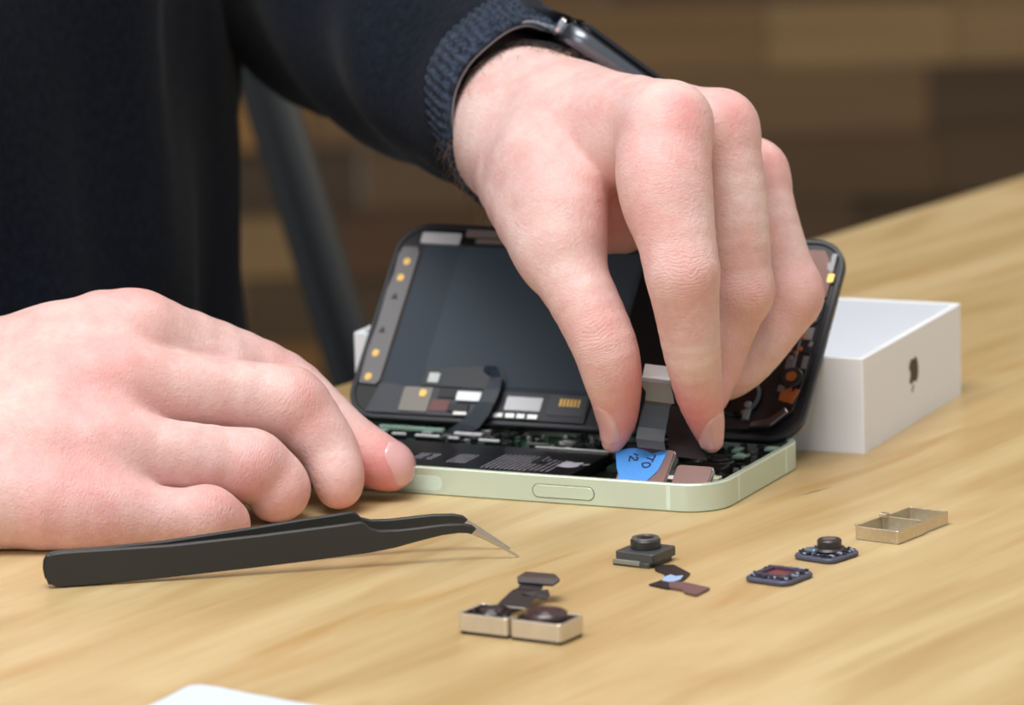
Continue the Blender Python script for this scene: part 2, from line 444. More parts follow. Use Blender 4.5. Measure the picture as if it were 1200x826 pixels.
mb = MB(); mb.box(-66, -44, 36.2, 36.9, 5.7, 6.2, ch=.1); mb.box(-66, -44, 36.3, 36.9, 2.2, 5.7, mi=1); mb.box(-69, -63, 38.9, 39.6, 5.9, 6.4); mb.box(-69, -63, 38.9, 39.6, 2.2, 5.9, mi=1)  # first silver bar stands in for the highlight along the battery's top edge
part('bracket', mb, [silver, black], ph)
# circuit boards with many parts, behind and to the right of the battery
mb = MB(); mb.box(-122, -44, 37.5, 60, 2.2, 3.6); mb.box(-22, -3.2, 14, 60, 2.2, 3.2); mb.box(-43, -22, 30, 60, 2.2, 3.4)
board = part('circuit_board', mb, pcb_green, ph)
random.seed(11)
def bits(x0, x1, y0, y1, n, zb, zt, mats, par, smin=.6, smax=3.2, name='component'):
    bs = [MB() for _ in mats]
    for _ in range(n):
        k = random.randrange(len(mats)); w, d = random.uniform(smin, smax), random.uniform(smin, smax*.8)
        x, y = random.uniform(x0, x1-w), random.uniform(y0, y1-d)
        bs[k].box(x, x+w, y, y+d, zb, random.uniform(zb+.3, zt), ch=.08)
    for b_, m_ in zip(bs, mats):
        if b_.v: part(name, b_, m_, par)
dk = mat('dark_component', (22, 24, 26), .35)
bits(-120, -44, 38, 59, 190, 3.5, 6.0, [dk, dk, pcb_green, silver, black, grey_metal, dk], board)
bits(-21.5, -3.6, 15, 58, 120, 3.1, 6.2, [dk, black, dk, grey_metal, pcb_green, black, silver], board, .5, 2.6)
bits(-43, -24, 31, 58, 60, 3.3, 6.4, [dk, black, dk], board, 1, 5)
mb = MB()
for q_ in ((-117, -98, 47, 48.6, 5.6, 6.6), (-119, -113, 43, 45, 5.6, 6.3), (-12, -8.6, 41, 45, 5.2, 6.0), (-7, -4, 51, 54, 5.4, 6.2), (-15, -13, 48, 52, 5, 5.9)):
    mb = MB(); mb.box(*q_, ch=.12); mb.box(q_[0]+.2, q_[1]-.2, q_[2]+.1, q_[3]-.1, 3, q_[4], mi=1); part('shield_plate', mb, [pale_mint, black], board)
mb = MB()
for x0, x1, y in ((-110, -106, 40.5), (-103, -96, 40.2), (-93, -90, 39.8), (-84, -78, 39.5)): mb.box(x0, x1, y, y+.8, 5.8, 6.4, ch=.1); mb.box(x0+.1, x1-.1, y, y+.8, 3.4, 5.8, mi=1)
mb.box(-94, -86, 45.5, 46.6, 5.6, 6.4, ch=.15); mb.box(-93.8, -86.2, 45.5, 46.6, 3.4, 5.6, mi=1)
part('connector', mb, [white_p, black], board)
mb = MB(); mb.box(-9.8, -5.6, 15.2, 19, 3, 5.9, ch=.2); mb.box(-13, -10.3, 13, 15, 3, 6.2, ch=.1)
part('connector', mb, mat('cream_plastic', (214, 214, 186), .4), board)
mb = MB(); mb.cyl(-13, 34, 4.2, 3, 6.2, ch=.3); mb.cyl(-13, 34, 2.6, 6.1, 6.8, ch=.2); mb.box(-20, -8, 24, 29.5, 3, 6.4, ch=.3)
part('speaker_unit', mb, black, ph)

# ------------------------------------------------------------------ camera module held by the fingers, sitting in the phone
TLT = math.radians(40)
PX = np.array([math.cos(pa), math.sin(pa), 0]); PY = np.array([-math.sin(pa), math.cos(pa), 0]); PZ = np.array([0, 0, 1.])
MY = PY*math.cos(TLT)+PZ*math.sin(TLT); MZ = np.cross(PX, MY)
MO = np.array(ORG)+PX*(-29.6)+PY*2.6+PZ*4.6
cm = empty('camera_module', M=frame(MO, PX, MY, MZ), label='camera module with blue tape marked TO 12, held by the fingers in the phone corner', cat='camera module')
cop = mat('copper_plate', (126, 98, 92), .38, metal=.25)
mb = MB(); mb.rrect(0, 13.4, 0, 13.2, 1, -3.4, 0, ch=.15, seg=4, mi=0); mb.rrect(-.15, 13.55, -.15, 13.35, 1, -3.2, -.6, seg=4, mi=1)
h1 = part('taped_housing', mb, [cop, silver], cm)
mb = MB(); mb.rrect(15.4, 25.2, .6, 8.8, 1, -2.0, 0, ch=.15, seg=4, mi=0); mb.rrect(15.25, 25.35, .45, 8.95, 1, -1.8, -.5, seg=4, mi=1)
part('small_housing', mb, [cop, silver], cm)
mb = MB(); mb.box(13.3, 15.6, 1.5, 8, -2.8, -1.2, ch=.2); mb.box(13.6, 15.2, .2, 1.4, -2.4, -.2, ch=.1, mi=1); mb.box(13.9, 15.3, 4.2, 5.4, -1.4, -.3, mi=1)
part('link_bracket', mb, [black, silver], cm)
def onmod(px, py, off=.1):
    """picture position -> coordinates in the plane of the module's top"""
    du, dv = px-600, py-413; u = du*cr+dv*sr; v = -du*sr+dv*cr; d = FWD*F+RT*u-UP*v
    o = np.array([0, CY, CH])-MO; t = (off-o@MZ)/(d@MZ); q = o+d*t
    return (float(q@PX), float(q@MY))
mb = MB()
tape = [onmod(710+x/8.571, 510+y/8.571) for x, y in ((100, 180), (110, 330), (130, 400), (115, 445), (300, 492), (400, 470), (520, 360), (560, 290), (612, 180), (600, 155), (540, 165), (470, 190), (400, 155), (310, 135), (220, 135), (130, 160))]
tape = [(x, max(y, -.2)) for x, y in tape]
if sum(p[0]*q[1]-q[0]*p[1] for p, q in zip(tape, tape[1:]+tape[:1])) < 0: tape = tape[::-1]
mb.prism(tape, .02, .22)
tp = part('blue_tape', mb, mat('blue_masking_tape', (74, 152, 232), .6, bump=.4, bscale=900, vary=.08), cm)
ink = mat('pen_ink', (18, 30, 78), .5)
def stroke(mb, pts, w=.42, z=.24):
    for p, q in zip(pts[:-1], pts[1:]):
        p = np.array(p); q = np.array(q); d = q-p; l = np.linalg.norm(d); d = d/l; n_ = np.array([-d[1], d[0]])*w/2
        mb.prism([p-n_-d*w*.3, q-n_+d*w*.3, q+n_+d*w*.3, p+n_-d*w*.3], z, z+.05)
mb = MB()
zz = lambda L_: [onmod(710+x/8.571, 510+y/8.571, .24) for x, y in L_]
# hand lettering lying on its side: T O, and 1 2 beside it
stroke(mb, zz([(494, 204), (486, 226), (462, 268)])); stroke(mb, zz([(480, 243), (452, 240), (412, 228)]))
stroke(mb, zz([(368, 282), (366, 304), (384, 322), (412, 322), (440, 310), (448, 292), (432, 278), (400, 276), (368, 282)]))
stroke(mb, zz([(284, 188), (322, 200)]))
stroke(mb, zz([(306, 218), (322, 232), (314, 250), (290, 250), (262, 222), (244, 212), (234, 258)]))
part('handwriting', mb, ink, tp)
# flex cable rising between the finger tips, given in world coordinates
MI = Matrix(frame(MO, PX, MY, MZ)).inverted()
def tocm(p): q = MI @ Vector((p[0]*MM, p[1]*MM, p[2]*MM)); return np.array(q)/MM
def cmflex(name, pts, m, th=.25, sub=0):
    mb = MB(); path = []; W = []
    for (lx, rx, py, Y) in pts:
        a, b = tocm(at(lx, py+(0), Y)), tocm(at(rx, py+ (rx-lx)*.12, Y)); path.append((a+b)/2); W.append(b-a)
    mb.ribbon(path, W, th); return part(name, mb, m, cm)
flexm = mat('flex_grey', (54, 60, 69), .35, coat=.3)
cmflex('flex_cable', [(747, 780, 524, -23), (745, 778, 514, -21), (748, 780, 500, -19), (751, 783, 486, -18), (755, 785, 473, -17.5), (758, 790, 466, -17.6)], flexm)
cmflex('flex_stiffener', [(756, 790, 469, -18), (757, 789, 459, -18), (752, 787, 452, -18), (751, 786, 446, -18), (753, 785, 442, -17.4)], mat('steel_plate', (118, 118, 117), .4, metal=.3), .35)
cmflex('connector_plate', [(752, 785, 443, -17.6), (753, 785, 440, -16.5), (754, 785, 435, -13), (756, 785, 427, -8)], mat('bright_steel', (242, 242, 242), .35, metal=.2), .4)
cmflex('side_flex', [(782, 828, 534, -18), (784, 822, 520, -14), (782, 818, 505, -9), (778, 812, 490, -6), (776, 806, 474, -4)], mat('flex_dark', (52, 46, 48), .5))

# ------------------------------------------------------------------ display assembly leaning back
da, LEAN = -.4031, .7979
DO = np.array([74.25, 11.1, 6.9]); DX = np.array([math.cos(da), math.sin(da), 0]); DB = np.array([-math.sin(da), math.cos(da), 0])
DU = DB*math.cos(LEAN)+PZ*math.sin(LEAN); DN = np.cross(DX, DU)
ds = empty('display_assembly', M=frame(DO, DX, DU, DN), label='removed phone screen leaning back with its black inner side facing the camera', cat='phone screen')
rim = mat('display_rim', (34, 36, 42), .38)
mb = MB(); mb.rrect(-LP, 0, 0, WP, 9.5, -2.0, -.9, ch=.2, seg=12, mi=0)
part('cover_glass', mb, mat('cover_glass', (8, 8, 10), .08, coat=.5), ds)
mb = MB(); mb.rrect(-LP+.6, -.6, .6, WP-.6, 9, -1., -.25, seg=12); part('display_panel', mb, mat('panel_black', (12, 13, 15), .4), ds)
mb = MB(); mb.ring(rr(-LP, 0, 0, WP, 9.5, 12), rr(-LP+1.6, -1.6, 1.6, WP-1.6, 7.9, 12), -.95, .25, ch=.3)
o = part('rim', mb, rim, ds); smooth_angle(o, 40)
mb = MB(); mb.prism([(-122.6, 11), (-60, 11), (-57, 13), (-57, 57.3), (-122.6, 57.3)], -.3, .05); sheet = part('graphite_sheet', mb, mat('graphite', (66, 74, 82), .8, spec=.15, bump=.06, bscale=200, vary=.05, vscale=40), ds)
mb = MB(); mb.prism([(-111.6, 12), (-58, 12), (-58, 56.6), (-110, 56.6), (-111.6, 54)], .04, .22, ch=.05); part('sheet_pad', mb, mat('graphite_pad', (72, 81, 90), .8, spec=.15, vary=.04, vscale=40), sheet)
mb = MB(); mb.prism([(-129.6, 11), (-124.6, 10.6), (-123.6, 12), (-123.6, 54), (-124.6, 56), (-129, 56), (-129.8, 53), (-129.3, 47), (-129.9, 42), (-129.6, 30), (-130, 22)], -.3, .45, ch=.08)
strip = part('edge_strip', mb, mat('strip_taupe', (108, 106, 108), .45, metal=.2), ds)
for x, u in ((-126.4, 50.9), (-126.8, 45.5), (-127.2, 20.6), (-127.2, 12.9)):
    mb = MB(); mb.rrect(x-.95, x+.95, u-1.1, u+1.1, .8, .4, .62, seg=5); mb.cyl(x, u, .35, .6, .75, seg=12)
    part('gold_pad', mb, gold, strip)
for x, u in ((-127.0, 39.3), (-127.6, 28.2)):
    mb = MB(); mb.prism([(x-.9, u-.8), (x+1.2, u-.9), (x+.3, u+1.3)], .44, .5); part('notch', mb, black, strip)
mb = MB(); mb.rrect(-124.4, -112.6, 57.4, 61., .5, -.2, .5, ch=.08); o = part('label_sticker', mb, mat('label_silver', (206, 202, 204), .5), ds)
mb = MB(); mb.rrect(-111.5, -92, 60.2, 62.4, .4, -.3, .45, ch=.08); mb.box(-108, -60, 58.2, 59.6, -.3, .3); part('top_flex', mb, mat('flex_pinkish', (134, 116, 112), .45), ds)
mb = MB(); mb.prism([(-125, 1.7), (-61, 1.7), (-61, 10.6), (-116, 10.6), (-118, 11.2), (-123, 11.2)], -.3, .6, ch=.1)
drv = part('driver_board', mb, mat('driver_board', (56, 58, 66), .5), ds)
mb = MB(); mb.rrect(-115.4, -106.8, 2.4, 10.3, .6, .55, .95, ch=.1); o = part('connector_tab', mb, mat('tab_grey', (122, 118, 112), .4, metal=.4), drv)
mb = MB(); mb.rrect(-110.4, -108.4, 7.1, 9.4, .8, .95, 1.15, seg=5); part('gold_pad', mb, gold, drv)
mb = MB(); mb.rrect(-84.8, -74.4, 4.6, 8.9, .3, .6, .8, ch=.05); o = part('white_label', mb, mat('label_white', (226, 228, 232), .55), drv)
mb = MB(); mb.rrect(-72.5, -61.5, 3.6, 10.2, .4, .55, .8, ch=.06); part('pin_block', mb, mat('pin_block', (66, 68, 74), .45), drv)
mb = MB()
for k in range(6): mb.box(-69.3+k*1.05, -68.7+k*1.05, 6.5, 8.9, .78, 1.0, ch=.05)
part('gold_pins', mb, gold, drv)
mb = MB()
for x, w in ((-87.5, 3), (-83.8, 2.8), (-80.5, 2.4), (-77.4, 3), (-90, 1.6), (-99, 4)): mb.box(x, x+w, 1.9, 3.4, .55, 1.1, ch=.1)
part('contact_row', mb, silver, drv)
mb = MB(); mb.box(-106.5, -101, 3, 6.5, .55, .8); part('red_film', mb, mat('film_maroon', (110, 66, 66), .5), drv)
mb = MB(); mb.box(-101, -95, 3, 5.4, .55, 1.2, ch=.1); mb.box(-105, -99, 7.2, 10.4, .55, 1.0, ch=.1); part('chip', mb, black, drv)
mb = MB(); mb.rrect(-99.3, -92.2, 6.3, 9.3, .3, .9, 1.5, ch=.1); part('steel_clip', mb, mat('clip_white', (232, 236, 242), .3, metal=.3), drv)
# black flex loop that arches from the sheet down into the body
mb = MB(); mb.prism([(-111, 10.8), (-100, 10.8), (-90, 10.6), (-86.6, 13.2), (-88.4, 16.6), (-93, 18.2), (-111, 16.6)], .2, .75, ch=.1); flx = part('loop_flex', mb, mat('flex_black', (38, 42, 48), .3, coat=.3), ds)
mb = MB(); mb.rrect(-109.3, -106.1, 11.9, 15.0, .3, .75, 1.0, ch=.05); part('white_square', mb, mat('square_white', (196, 204, 200), .5), flx)
mb = MB()
arc = [(-94, 17.4, .6), (-90.6, 16.2, 2.0), (-88.6, 13.2, 3.0), (-88.3, 9, 3.6), (-89, 5, 3.4), (-90.5, 1.5, 2.6), (-93, -1.5, 1.6), (-96, -3.5, .5)]
wv = [(0.3, 1.8, 0), (1.6, 2.0, 0), (3.4, .5, 0), (4.2, 0, 0), (4.6, 0, 0), (5.2, -.4, 0), (6, -1, 0), (6, -1, 0)]
mb.ribbon(arc, [np.array(w)*1.05 for w in wv], .3); o = part('loop_band', mb, mat('flex_gloss', (46, 54, 64), .22, coat=.5), flx)
# right-hand end with speaker, sensors and pads
mb = MB(); mb.prism([(-30, 3), (-16, 2.2), (-9, 3.4), (-3.4, 9), (-2.4, 20), (-2.4, 44), (-9, 44), (-12, 30), (-14, 22), (-30, 20)], -.3, 1.2, ch=.2)
sa = part('sensor_tray', mb, mat('sensor_black', (20, 20, 23), .28, coat=.3), ds)
mb = MB(); mb.prism([(-16, 45.6), (-2.7, 45.6), (-2.7, 55), (-6.5, 60.5), (-16, 60.5)], -.3, .5, ch=.1); part('copper_sheet', mb, mat('sheet_brown', (118, 86, 78), .42, metal=.25), ds)
mb = MB(); mb.rrect(-3.7, -1.9, 50.2, 53, .5, .45, .7, seg=4); part('gold_pad', mb, gold, ds)
mb = MB()
for k in range(8): mb.box(-4.4+random.uniform(-.4, .8), -2.6, 53.5+k*.75, 54+k*.75, .45, .8)
part('solder_dots', mb, grey_metal, ds)
mb = MB(); mb.cyl(-4.6, 38, 2.1, 1.1, 1.6, mi=1); mb.cyl(-4.6, 38, 1.35, 1.5, 1.9, ch=.1); part('white_dot', mb, [white_p, black], sa)
mb = MB(); mb.cyl(-5.8, 18.9, 3.1, 1.1, 2.3, ch=.3); mb.cyl(-5.8, 18.9, 1.5, 2.3, 2.5, mi=1); part('round_sensor', mb, [black, copper], sa)
mb = MB(); mb.prism([(-8, 12), (-4, 11), (-2.8, 15.5), (-5, 16), (-8, 14.6)], 1.1, 1.5, ch=.1); part('copper_pad', mb, copper, sa)
mb = MB()
for x0, x1, u0, u1 in ((-6.4, -3.2, 31, 35), (-8.6, -6, 21.8, 25.2), (-4.2, -2.8, 22, 26), (-9, -7, 14.5, 16.5), (-3.6, -2.6, 28, 30.6), (-6.6, -6.1, 25, 31)): mb.box(x0, x1, u0, u1, 1.1, 1.7, ch=.12)
part('metal_tab', mb, grey_metal, sa)
mb = MB(); mb.cyl(-19, 12, 6.2, 1.1, 3.0, ch=.8); mb.rrect(-28, -21, 6, 16, 1, 1.1, 2.6, ch=.3); part('earpiece_speaker', mb, mat('gloss_black', (14, 13, 15), .12, coat=.6), sa)
mb = MB(); mb.prism([(-14, 2.6), (-8, 3.6), (-4.2, 8), (-5.4, 9.4), (-9.4, 5.6), (-13.6, 4.6)], 1.1, 2.2, ch=.25); part('metal_bracket', mb, mat('bracket_steel', (120, 112, 112), .25, metal=.85), sa)
mb = MB(); mb.cyl(-15.3, 8.8, 1.0, 2.0, 3.6, ch=.2); mb.box(-16.2, -14.4, 4.5, 8.8, 1.2, 2.9, ch=.2); part('screw_post', mb, grey_metal, sa)
random.seed(3)
for m_ in (dk, grey_metal, copper, black):
    mb = MB()
    for _ in range(9):
        x, u = random.uniform(-11, -3.6), random.uniform(14, 43); w = random.uniform(.4, 1.6)
        mb.box(x, x+w, u, u+random.uniform(.5, 2.4), 1.1, random.uniform(1.3, 2.0), ch=.08)
    part('sensor_component', mb, m_, sa)

# ------------------------------------------------------------------ tweezers
TWO = np.array([-112., -98., 0]); TW1 = np.array([-.4, -80.5, 0]); td = (TW1-TWO)/np.linalg.norm(TW1-TWO); tn = np.array([-td[1], td[0], 0])
tw = empty('tweezers', M=frame(TWO, td, tn, PZ), label='black tweezers with bent bare steel tips lying on the table', cat='tweezers')
twb = mat('tweezer_black', (38, 40, 39), .5, bump=.05, bscale=2500)
near_o = [(-1.9, 3.4), (-1.3, 1.4), (.3, .35), (7, .2), (28, .9), (48.5, 1.9), (69.4, 3.2), (77.8, 3.7), (83.3, 4.6), (88.4, 5.7), (94.7, 6.9), (98.9, 7.2), (101.8, 6.7), (103.2, 8.0), (102.2, 8.9), (99.6, 9.5), (94.8, 9.6), (86.4, 9.1), (79.4, 9.1), (76.8, 9.9), (75.0, 11.6), (69.7, 11.2), (55, 10.3), (28, 8.8), (7.3, 8.9), (.1, 8.7), (-1.4, 7.6), (-2, 6.0)]
tip_o = [(101.6, 6.9), (102.9, 8.1), (113.6, .25), (113.2, 0.05)]
def arm(outl, th, offf, mbx, tipth=None):
    """outline in (s,z), thickness across, bowed sideways by offf(s)"""
    n = len(outl); vs = []
    for k in (0, 1):
        for s_, z_ in outl:
            t_ = th if tipth is None else th*(1-.7*(s_-101)/13)
            vs.append((s_, offf(s_)+(k-.5)*t_, z_))
    fs = [tuple(range(n)), tuple(range(2*n-1, n-1, -1))]+[(i, i+n, (i+1) % n+n, (i+1) % n) for i in range(n)]
    mbx.add(vs, fs); return mbx
def sm(x): x = max(0, min(1, x)); return x*x*(3-2*x)
nearf = lambda s: .6*sm(s/10)*0
farf = lambda s: 1.4+10.5*sm((s+4)/85)-2.2*sm((s-88)/26)
def resamp(o, step=4):
    r = []
    for a, b in zip(o, o[1:]+o[:1]):
        k = max(1, int(math.dist(a, b)/step)); r += [(a[0]+(b[0]-a[0])*i/k, a[1]+(b[1]-a[1])*i/k) for i in range(k)]
    return r
def arm_mesh(outl, offf, th, m, name, tip=False):
    # triangulated side faces so that the bow follows the curve
    import mathutils.geometry as G
    r = resamp(outl, 3) if not tip else resamp(outl, 2)
    tris = G.tessellate_polygon([[Vector((a, b, 0)) for a, b in r]])
    n = len(r); vs = []
    for k in (0, 1):
        for s_, z_ in r:
            t_ = th if not tip else th*(1-.75*max(0, (s_-101)/13))
            vs.append((s_, offf(s_)+(k-.5)*t_, z_))
    mb = MB(); mb.add(vs, [tuple(t) for t in tris]+[(a+n, c+n, b+n) for a, b, c in tris]+[(i, i+n, (i+1) % n+n, (i+1) % n) for i in range(n)])
    return part(name, mb, m, tw, bevel=.25 if not tip else 0)
arm_pairs = [((-2, 4.6), (-2, 4.9)), ((-1.7, 2.6), (-1.8, 6.8)), ((-.9, 1.1), (-1.1, 8)), ((.4, .4), (.2, 8.7)), ((2, .25), (2, 8.9)), ((7, .2), (7.3, 8.9)), ((28, .9), (28, 8.9)), ((48.5, 1.9), (50, 9.9)), ((62, 2.7), (62, 10.7)), ((69.4, 3.2), (70, 11.2)),
             ((73.5, 3.5), (74.8, 11.6)), ((75.4, 3.6), (75.8, 11.2)), ((76.8, 3.7), (77, 9.9)), ((79, 4.0), (79.4, 9.15)), ((83.3, 4.6), (84, 9.0)), ((88.4, 5.7), (88.6, 9.2)), ((94.7, 6.9), (94.8, 9.6)), ((98.9, 7.2), (99.8, 9.5)), ((101.0, 7.0), (102.2, 8.9)), ((101.8, 6.7), (103.2, 8.0))]
tip_pairs = [((101.7, 6.8), (103.1, 7.95)), ((105.4, 4.9), (106.4, 5.8)), ((109.4, 2.5), (110, 3.1)), ((113.2, .06), (113.7, .3))]
def sweep_arm(name, pairs, offf, th, m, ds_, taper=False):
    P2 = []
    for (p, q), (p2, q2) in zip(pairs[:-1], pairs[1:]):
        k = max(1, int(abs(p2[0]-p[0])/3))
        for i in range(k): t = i/k; P2.append(((p[0]+(p2[0]-p[0])*t, p[1]+(p2[1]-p[1])*t), (q[0]+(q2[0]-q[0])*t, q[1]+(q2[1]-q[1])*t)))
    P2.append(pairs[-1]); rings = []
    for p, q in P2:
        p, q = np.array(p), np.array(q); h = np.linalg.norm(q-p); u = (q-p)/h
        t_ = th*(1-.78*max(0, (p[0]-101)/12.5)) if taper else th
        c_ = min(.35, h*.3, t_*.3); R_ = []
        for w_, v_ in ((-t_/2+c_, 0), (t_/2-c_, 0), (t_/2, c_), (t_/2, h-c_), (t_/2-c_, h), (-t_/2+c_, h), (-t_/2, h-c_), (-t_/2, c_)):
            z = p+u*v_; R_.append((z[0]+ds_, offf(z[0])+w_, z[1]))
        rings.append(R_)
    mb = MB(); mb.loft(rings); o = part(name, mb, m, tw); smooth_angle(o, 30); return o
sweep_arm('arm', arm_pairs, nearf, 1.5, twb, 0)
sweep_arm('arm', arm_pairs, farf, 1.5, twb, -.5)
tipm = mat('tip_steel', (200, 196, 190), .28, metal=.9)
sweep_arm('steel_tip', tip_pairs, nearf, 1.4, tipm, 0, True)
sweep_arm('steel_tip', tip_pairs, farf, 1.4, tipm, -.6, True)
mb = MB(); mb.prism([(-1.6, -.5), (12, -.5), (12, 2.2), (-1.6, 2.0)], 1, 8.4, ch=.3); part('joint', mb, twb, tw)

# ------------------------------------------------------------------ small parts lying on the table
brass_steel = mat('warm_steel', (216, 208, 194), .33, metal=.8, vary=.1)
dark_lens = mat('lens_dark', (34, 26, 28), .2, coat=.5)
dark_flex = mat('flex_brown', (38, 30, 33), .45)
k_ang = math.atan2(-14.8, 24)
dc = empty('dual_camera_part', (-14.3, -154.5, 0), k_ang, label='pair of camera housings in steel cases with a dark flex cable, nearest to the camera', cat='camera part')
mb = MB()
mb.rrect(.3, 13.3, .2, 10.4, .8, 0, .9, seg=3, mi=1); mb.rrect(14.0, 27.3, .2, 10.4, .8, 0, .9, seg=3, mi=1)
mb.ring(rr(0, 13.4, 0, 10.6, .9, 4), rr(.5, 12.9, .5, 10.1, .5, 4), .8, 4.9, ch=.12); mb.ring(rr(13.9, 27.6, 0, 10.6, .9, 4), rr(14.4, 27.1, .5, 10.1, .5, 4), .8, 4.9, ch=.12)
part('steel_case', mb, [brass_steel, black], dc)
mb = MB(); mb.box(.5, 12.9, .5, 10.1, .9, 4.8); mb.box(14.4, 27.1, .5, 10.1, .9, 4.8); mb.cyl(6, 5.3, 4.4, 4.7, 5.2, ch=.2); part('camera_block', mb, dark_lens, dc)
mb = MB(); mb.cyl(20.6, 5.4, 5.0, 4.4, 6.3, ch=.5); mb.cyl(20.6, 5.4, 3, 6.2, 6.5, ch=.15); part('lens_dome', mb, mat('lens_dome', (62, 46, 46), .3, coat=.3), dc)
mb = MB(); mb.cyl(6, 5.3, 2.6, 5.1, 5.5, ch=.1); part('lens_glass', mb, mat('lens_glass', (86, 72, 76), .12, coat=.8), dc)
def w2l(o_loc, a, p):
    d = np.array(p, float)-np.array(o_loc, float); c, s = math.cos(-a), math.sin(-a)
    return np.array([d[0]*c-d[1]*s, d[0]*s+d[1]*c, d[2]])
mb = MB(); path = []; W = []
for lx, rx, py, Y in ((575, 612, 722, -146), (580, 617, 712, -143), (588, 622, 703, -139), (600, 632, 692, -134), (607, 634, 689, -130), (610, 637, 683, -128)):
    a, b = w2l((-14.3, -154.5, 0), k_ang, at(lx, py, Y)), w2l((-14.3, -154.5, 0), k_ang, at(rx, py+3, Y)); path.append((a+b)/2); W.append(b-a)
mb.ribbon(path, W, .3); part('flex_cable', mb, dark_flex, dc)
mb = MB(); path = []; W = []
for lx, rx, py, Y in ((607, 648, 683, -128.6), (606, 656, 677, -127), (616, 650, 671, -122)):
    a, b = w2l((-14.3, -154.5, 0), k_ang, at(lx, py, Y)), w2l((-14.3, -154.5, 0), k_ang, at(rx, py+3, Y)); path.append((a+b)/2); W.append(b-a)
mb.ribbon(path, W, .7); part('connector', mb, mat('conn_brown', (70, 60, 58), .4), dc)
mb = MB(); path = []; W = []
for lx, rx, py, Y in ((612, 640, 700, -136), (625, 643, 697, -134), (642, 644, 694.5, -132)):
    a, b = w2l((-14.3, -154.5, 0), k_ang, at(lx, py-4, Y)), w2l((-14.3, -154.5, 0), k_ang, at(rx, py+3, Y)); path.append((a+b)/2); W.append(b-a)
mb.ribbon(path, W, .3); part('flex_tab', mb, dark_flex, dc)
mb = MB(); mb.box(14.5, 18, 6.5, 9, 4.5, 5.6, ch=.2); mb.box(12.6, 14.6, 3, 9.5, 4.2, 5.2, ch=.1); part('gold_joint', mb, mat('dull_gold', (130, 108, 60), .4, metal=.6), dc)

# single lens with zigzag flex
g1 = math.radians(-33)
lc = empty('front_camera', (31.0, -89.2, 0), g1, label='small black lens unit with a folded brown flex tail, right of the tweezers', cat='camera part')
bodym = mat('body_charcoal', (66, 68, 68), .4, vary=.15, vscale=700)
mb = MB(); mb.rrect(-5.4, 5.4, -5.6, 5.6, .8, 1.1, 3.5, ch=.25, seg=4); mb.rrect(-5.9, 4.6, -6.1, 5, .6, 0, 1.3, ch=.15, seg=3)
part('base', mb, bodym, lc)
mb = MB(); mb.cyl(-.2, .4, 3.7, 3.4, 5.8, ch=.3); part('barrel', mb, mat('barrel_black', (44, 45, 46), .4), lc)
mb = MB(); mb.ring([(-.2+3.4*math.cos(a), .4+3.4*math.sin(a)) for a in np.linspace(0, 2*PI, 32, endpoint=False)], [(-.2+2.2*math.cos(a), .4+2.2*math.sin(a)) for a in np.linspace(0, 2*PI, 32, endpoint=False)], 5.75, 6.2, ch=.15)
part('lens_ring', mb, mat('ring_grey', (90, 90, 88), .35), lc)
mb = MB(); mb.cyl(-.2, .4, 2.1, 5.75, 5.95); part('lens_glass', mb, dark_lens, lc)
mb = MB(); mb.box(-5.6, 2, -6.3, -5.5, .5, 1.6, ch=.1); part('solder_strip', mb, mat('solder', (150, 152, 146), .4, metal=.6), lc)
def flat_poly(pts, o_loc, a, z=.6):
    r = []
    for px, py in pts:
        # intersect the table plane
        du, dv = px-600, py-413; u = du*cr+dv*sr; v = -du*sr+dv*cr; d = FWD*F+RT*u-UP*v; t = (z-CH)/d[2]
        q = np.array([0, CY, CH])+d*t; r.append(tuple(w2l(o_loc, a, q)[:2]))
    return r
def ccw(p): return p if sum(a[0]*b[1]-b[0]*a[1] for a, b in zip(p, p[1:]+p[:1])) > 0 else p[::-1]
o1 = (31.0, -89.2, 0)
mb = MB(); mb.prism(ccw(flat_poly([(766, 661), (790, 661), (809, 671), (803, 677), (791, 683), (784, 689), (760, 684), (778, 678), (779, 671), (768, 667)], o1, g1)), .25, .5); 
f_ = part('flex_cable', mb, dark_flex, lc)
mb = MB(); mb.prism(ccw(flat_poly([(784, 682), (800, 682), (832, 689), (816, 697), (803, 694), (800, 691), (784, 688)], o1, g1)), .2, .75); o = part('connector', mb, mat('conn_pinkish', (112, 84, 84), .4), lc)
mb = MB(); mb.prism(ccw(flat_poly([(778, 676), (786, 673), (792, 675), (801, 674), (797, 679), (787, 682), (776, 680)], o1, g1)), .5, .62); part('blue_film', mb, mat('film_blue', (160, 186, 222), .4), lc)

# sensor board with red centre
random.seed(9)
def square_board(name, c, ang, s, label):
    e = empty(name, c, ang, label=label, cat='camera part')
    mb = MB(); mb.rrect(-s, s, -s*1.05, s*1.05, 2.4, .15, 1.3, ch=.3, seg=5); part('board', mb, mat('board_slate', (76, 78, 98), .45, vary=.25, vscale=900), e)
    bs = {}
    for k in range(70):
        a = random.random(); side = k % 4; t = (a*2-1)*s*.72; q = s*random.uniform(.72, .86)
        x, y = [(t, -q), (t, q), (-q, t), (q, t)][side]
        w = random.uniform(.25, .6); mm = random.choice(['solder_light', 'solder_dark', 'solder_dark'])
        bs.setdefault(mm, MB()).box(x-w, x+w, y-w*.6, y+w*.6, 1.45, random.uniform(1.6, 2.1), ch=.08)
    part('solder_parts', bs['solder_light'], mat('solder_light', (190, 190, 205), .35, metal=.5), e)
    part('tiny_chips', bs['solder_dark'], mat('solder_dark', (40, 42, 56), .4), e)
    return e
s1 = square_board('sensor_board', (62.2, -111, 0), math.radians(-36), 6.3, 'flat dark square sensor board with reddish centre, in front of the one with the barrel')
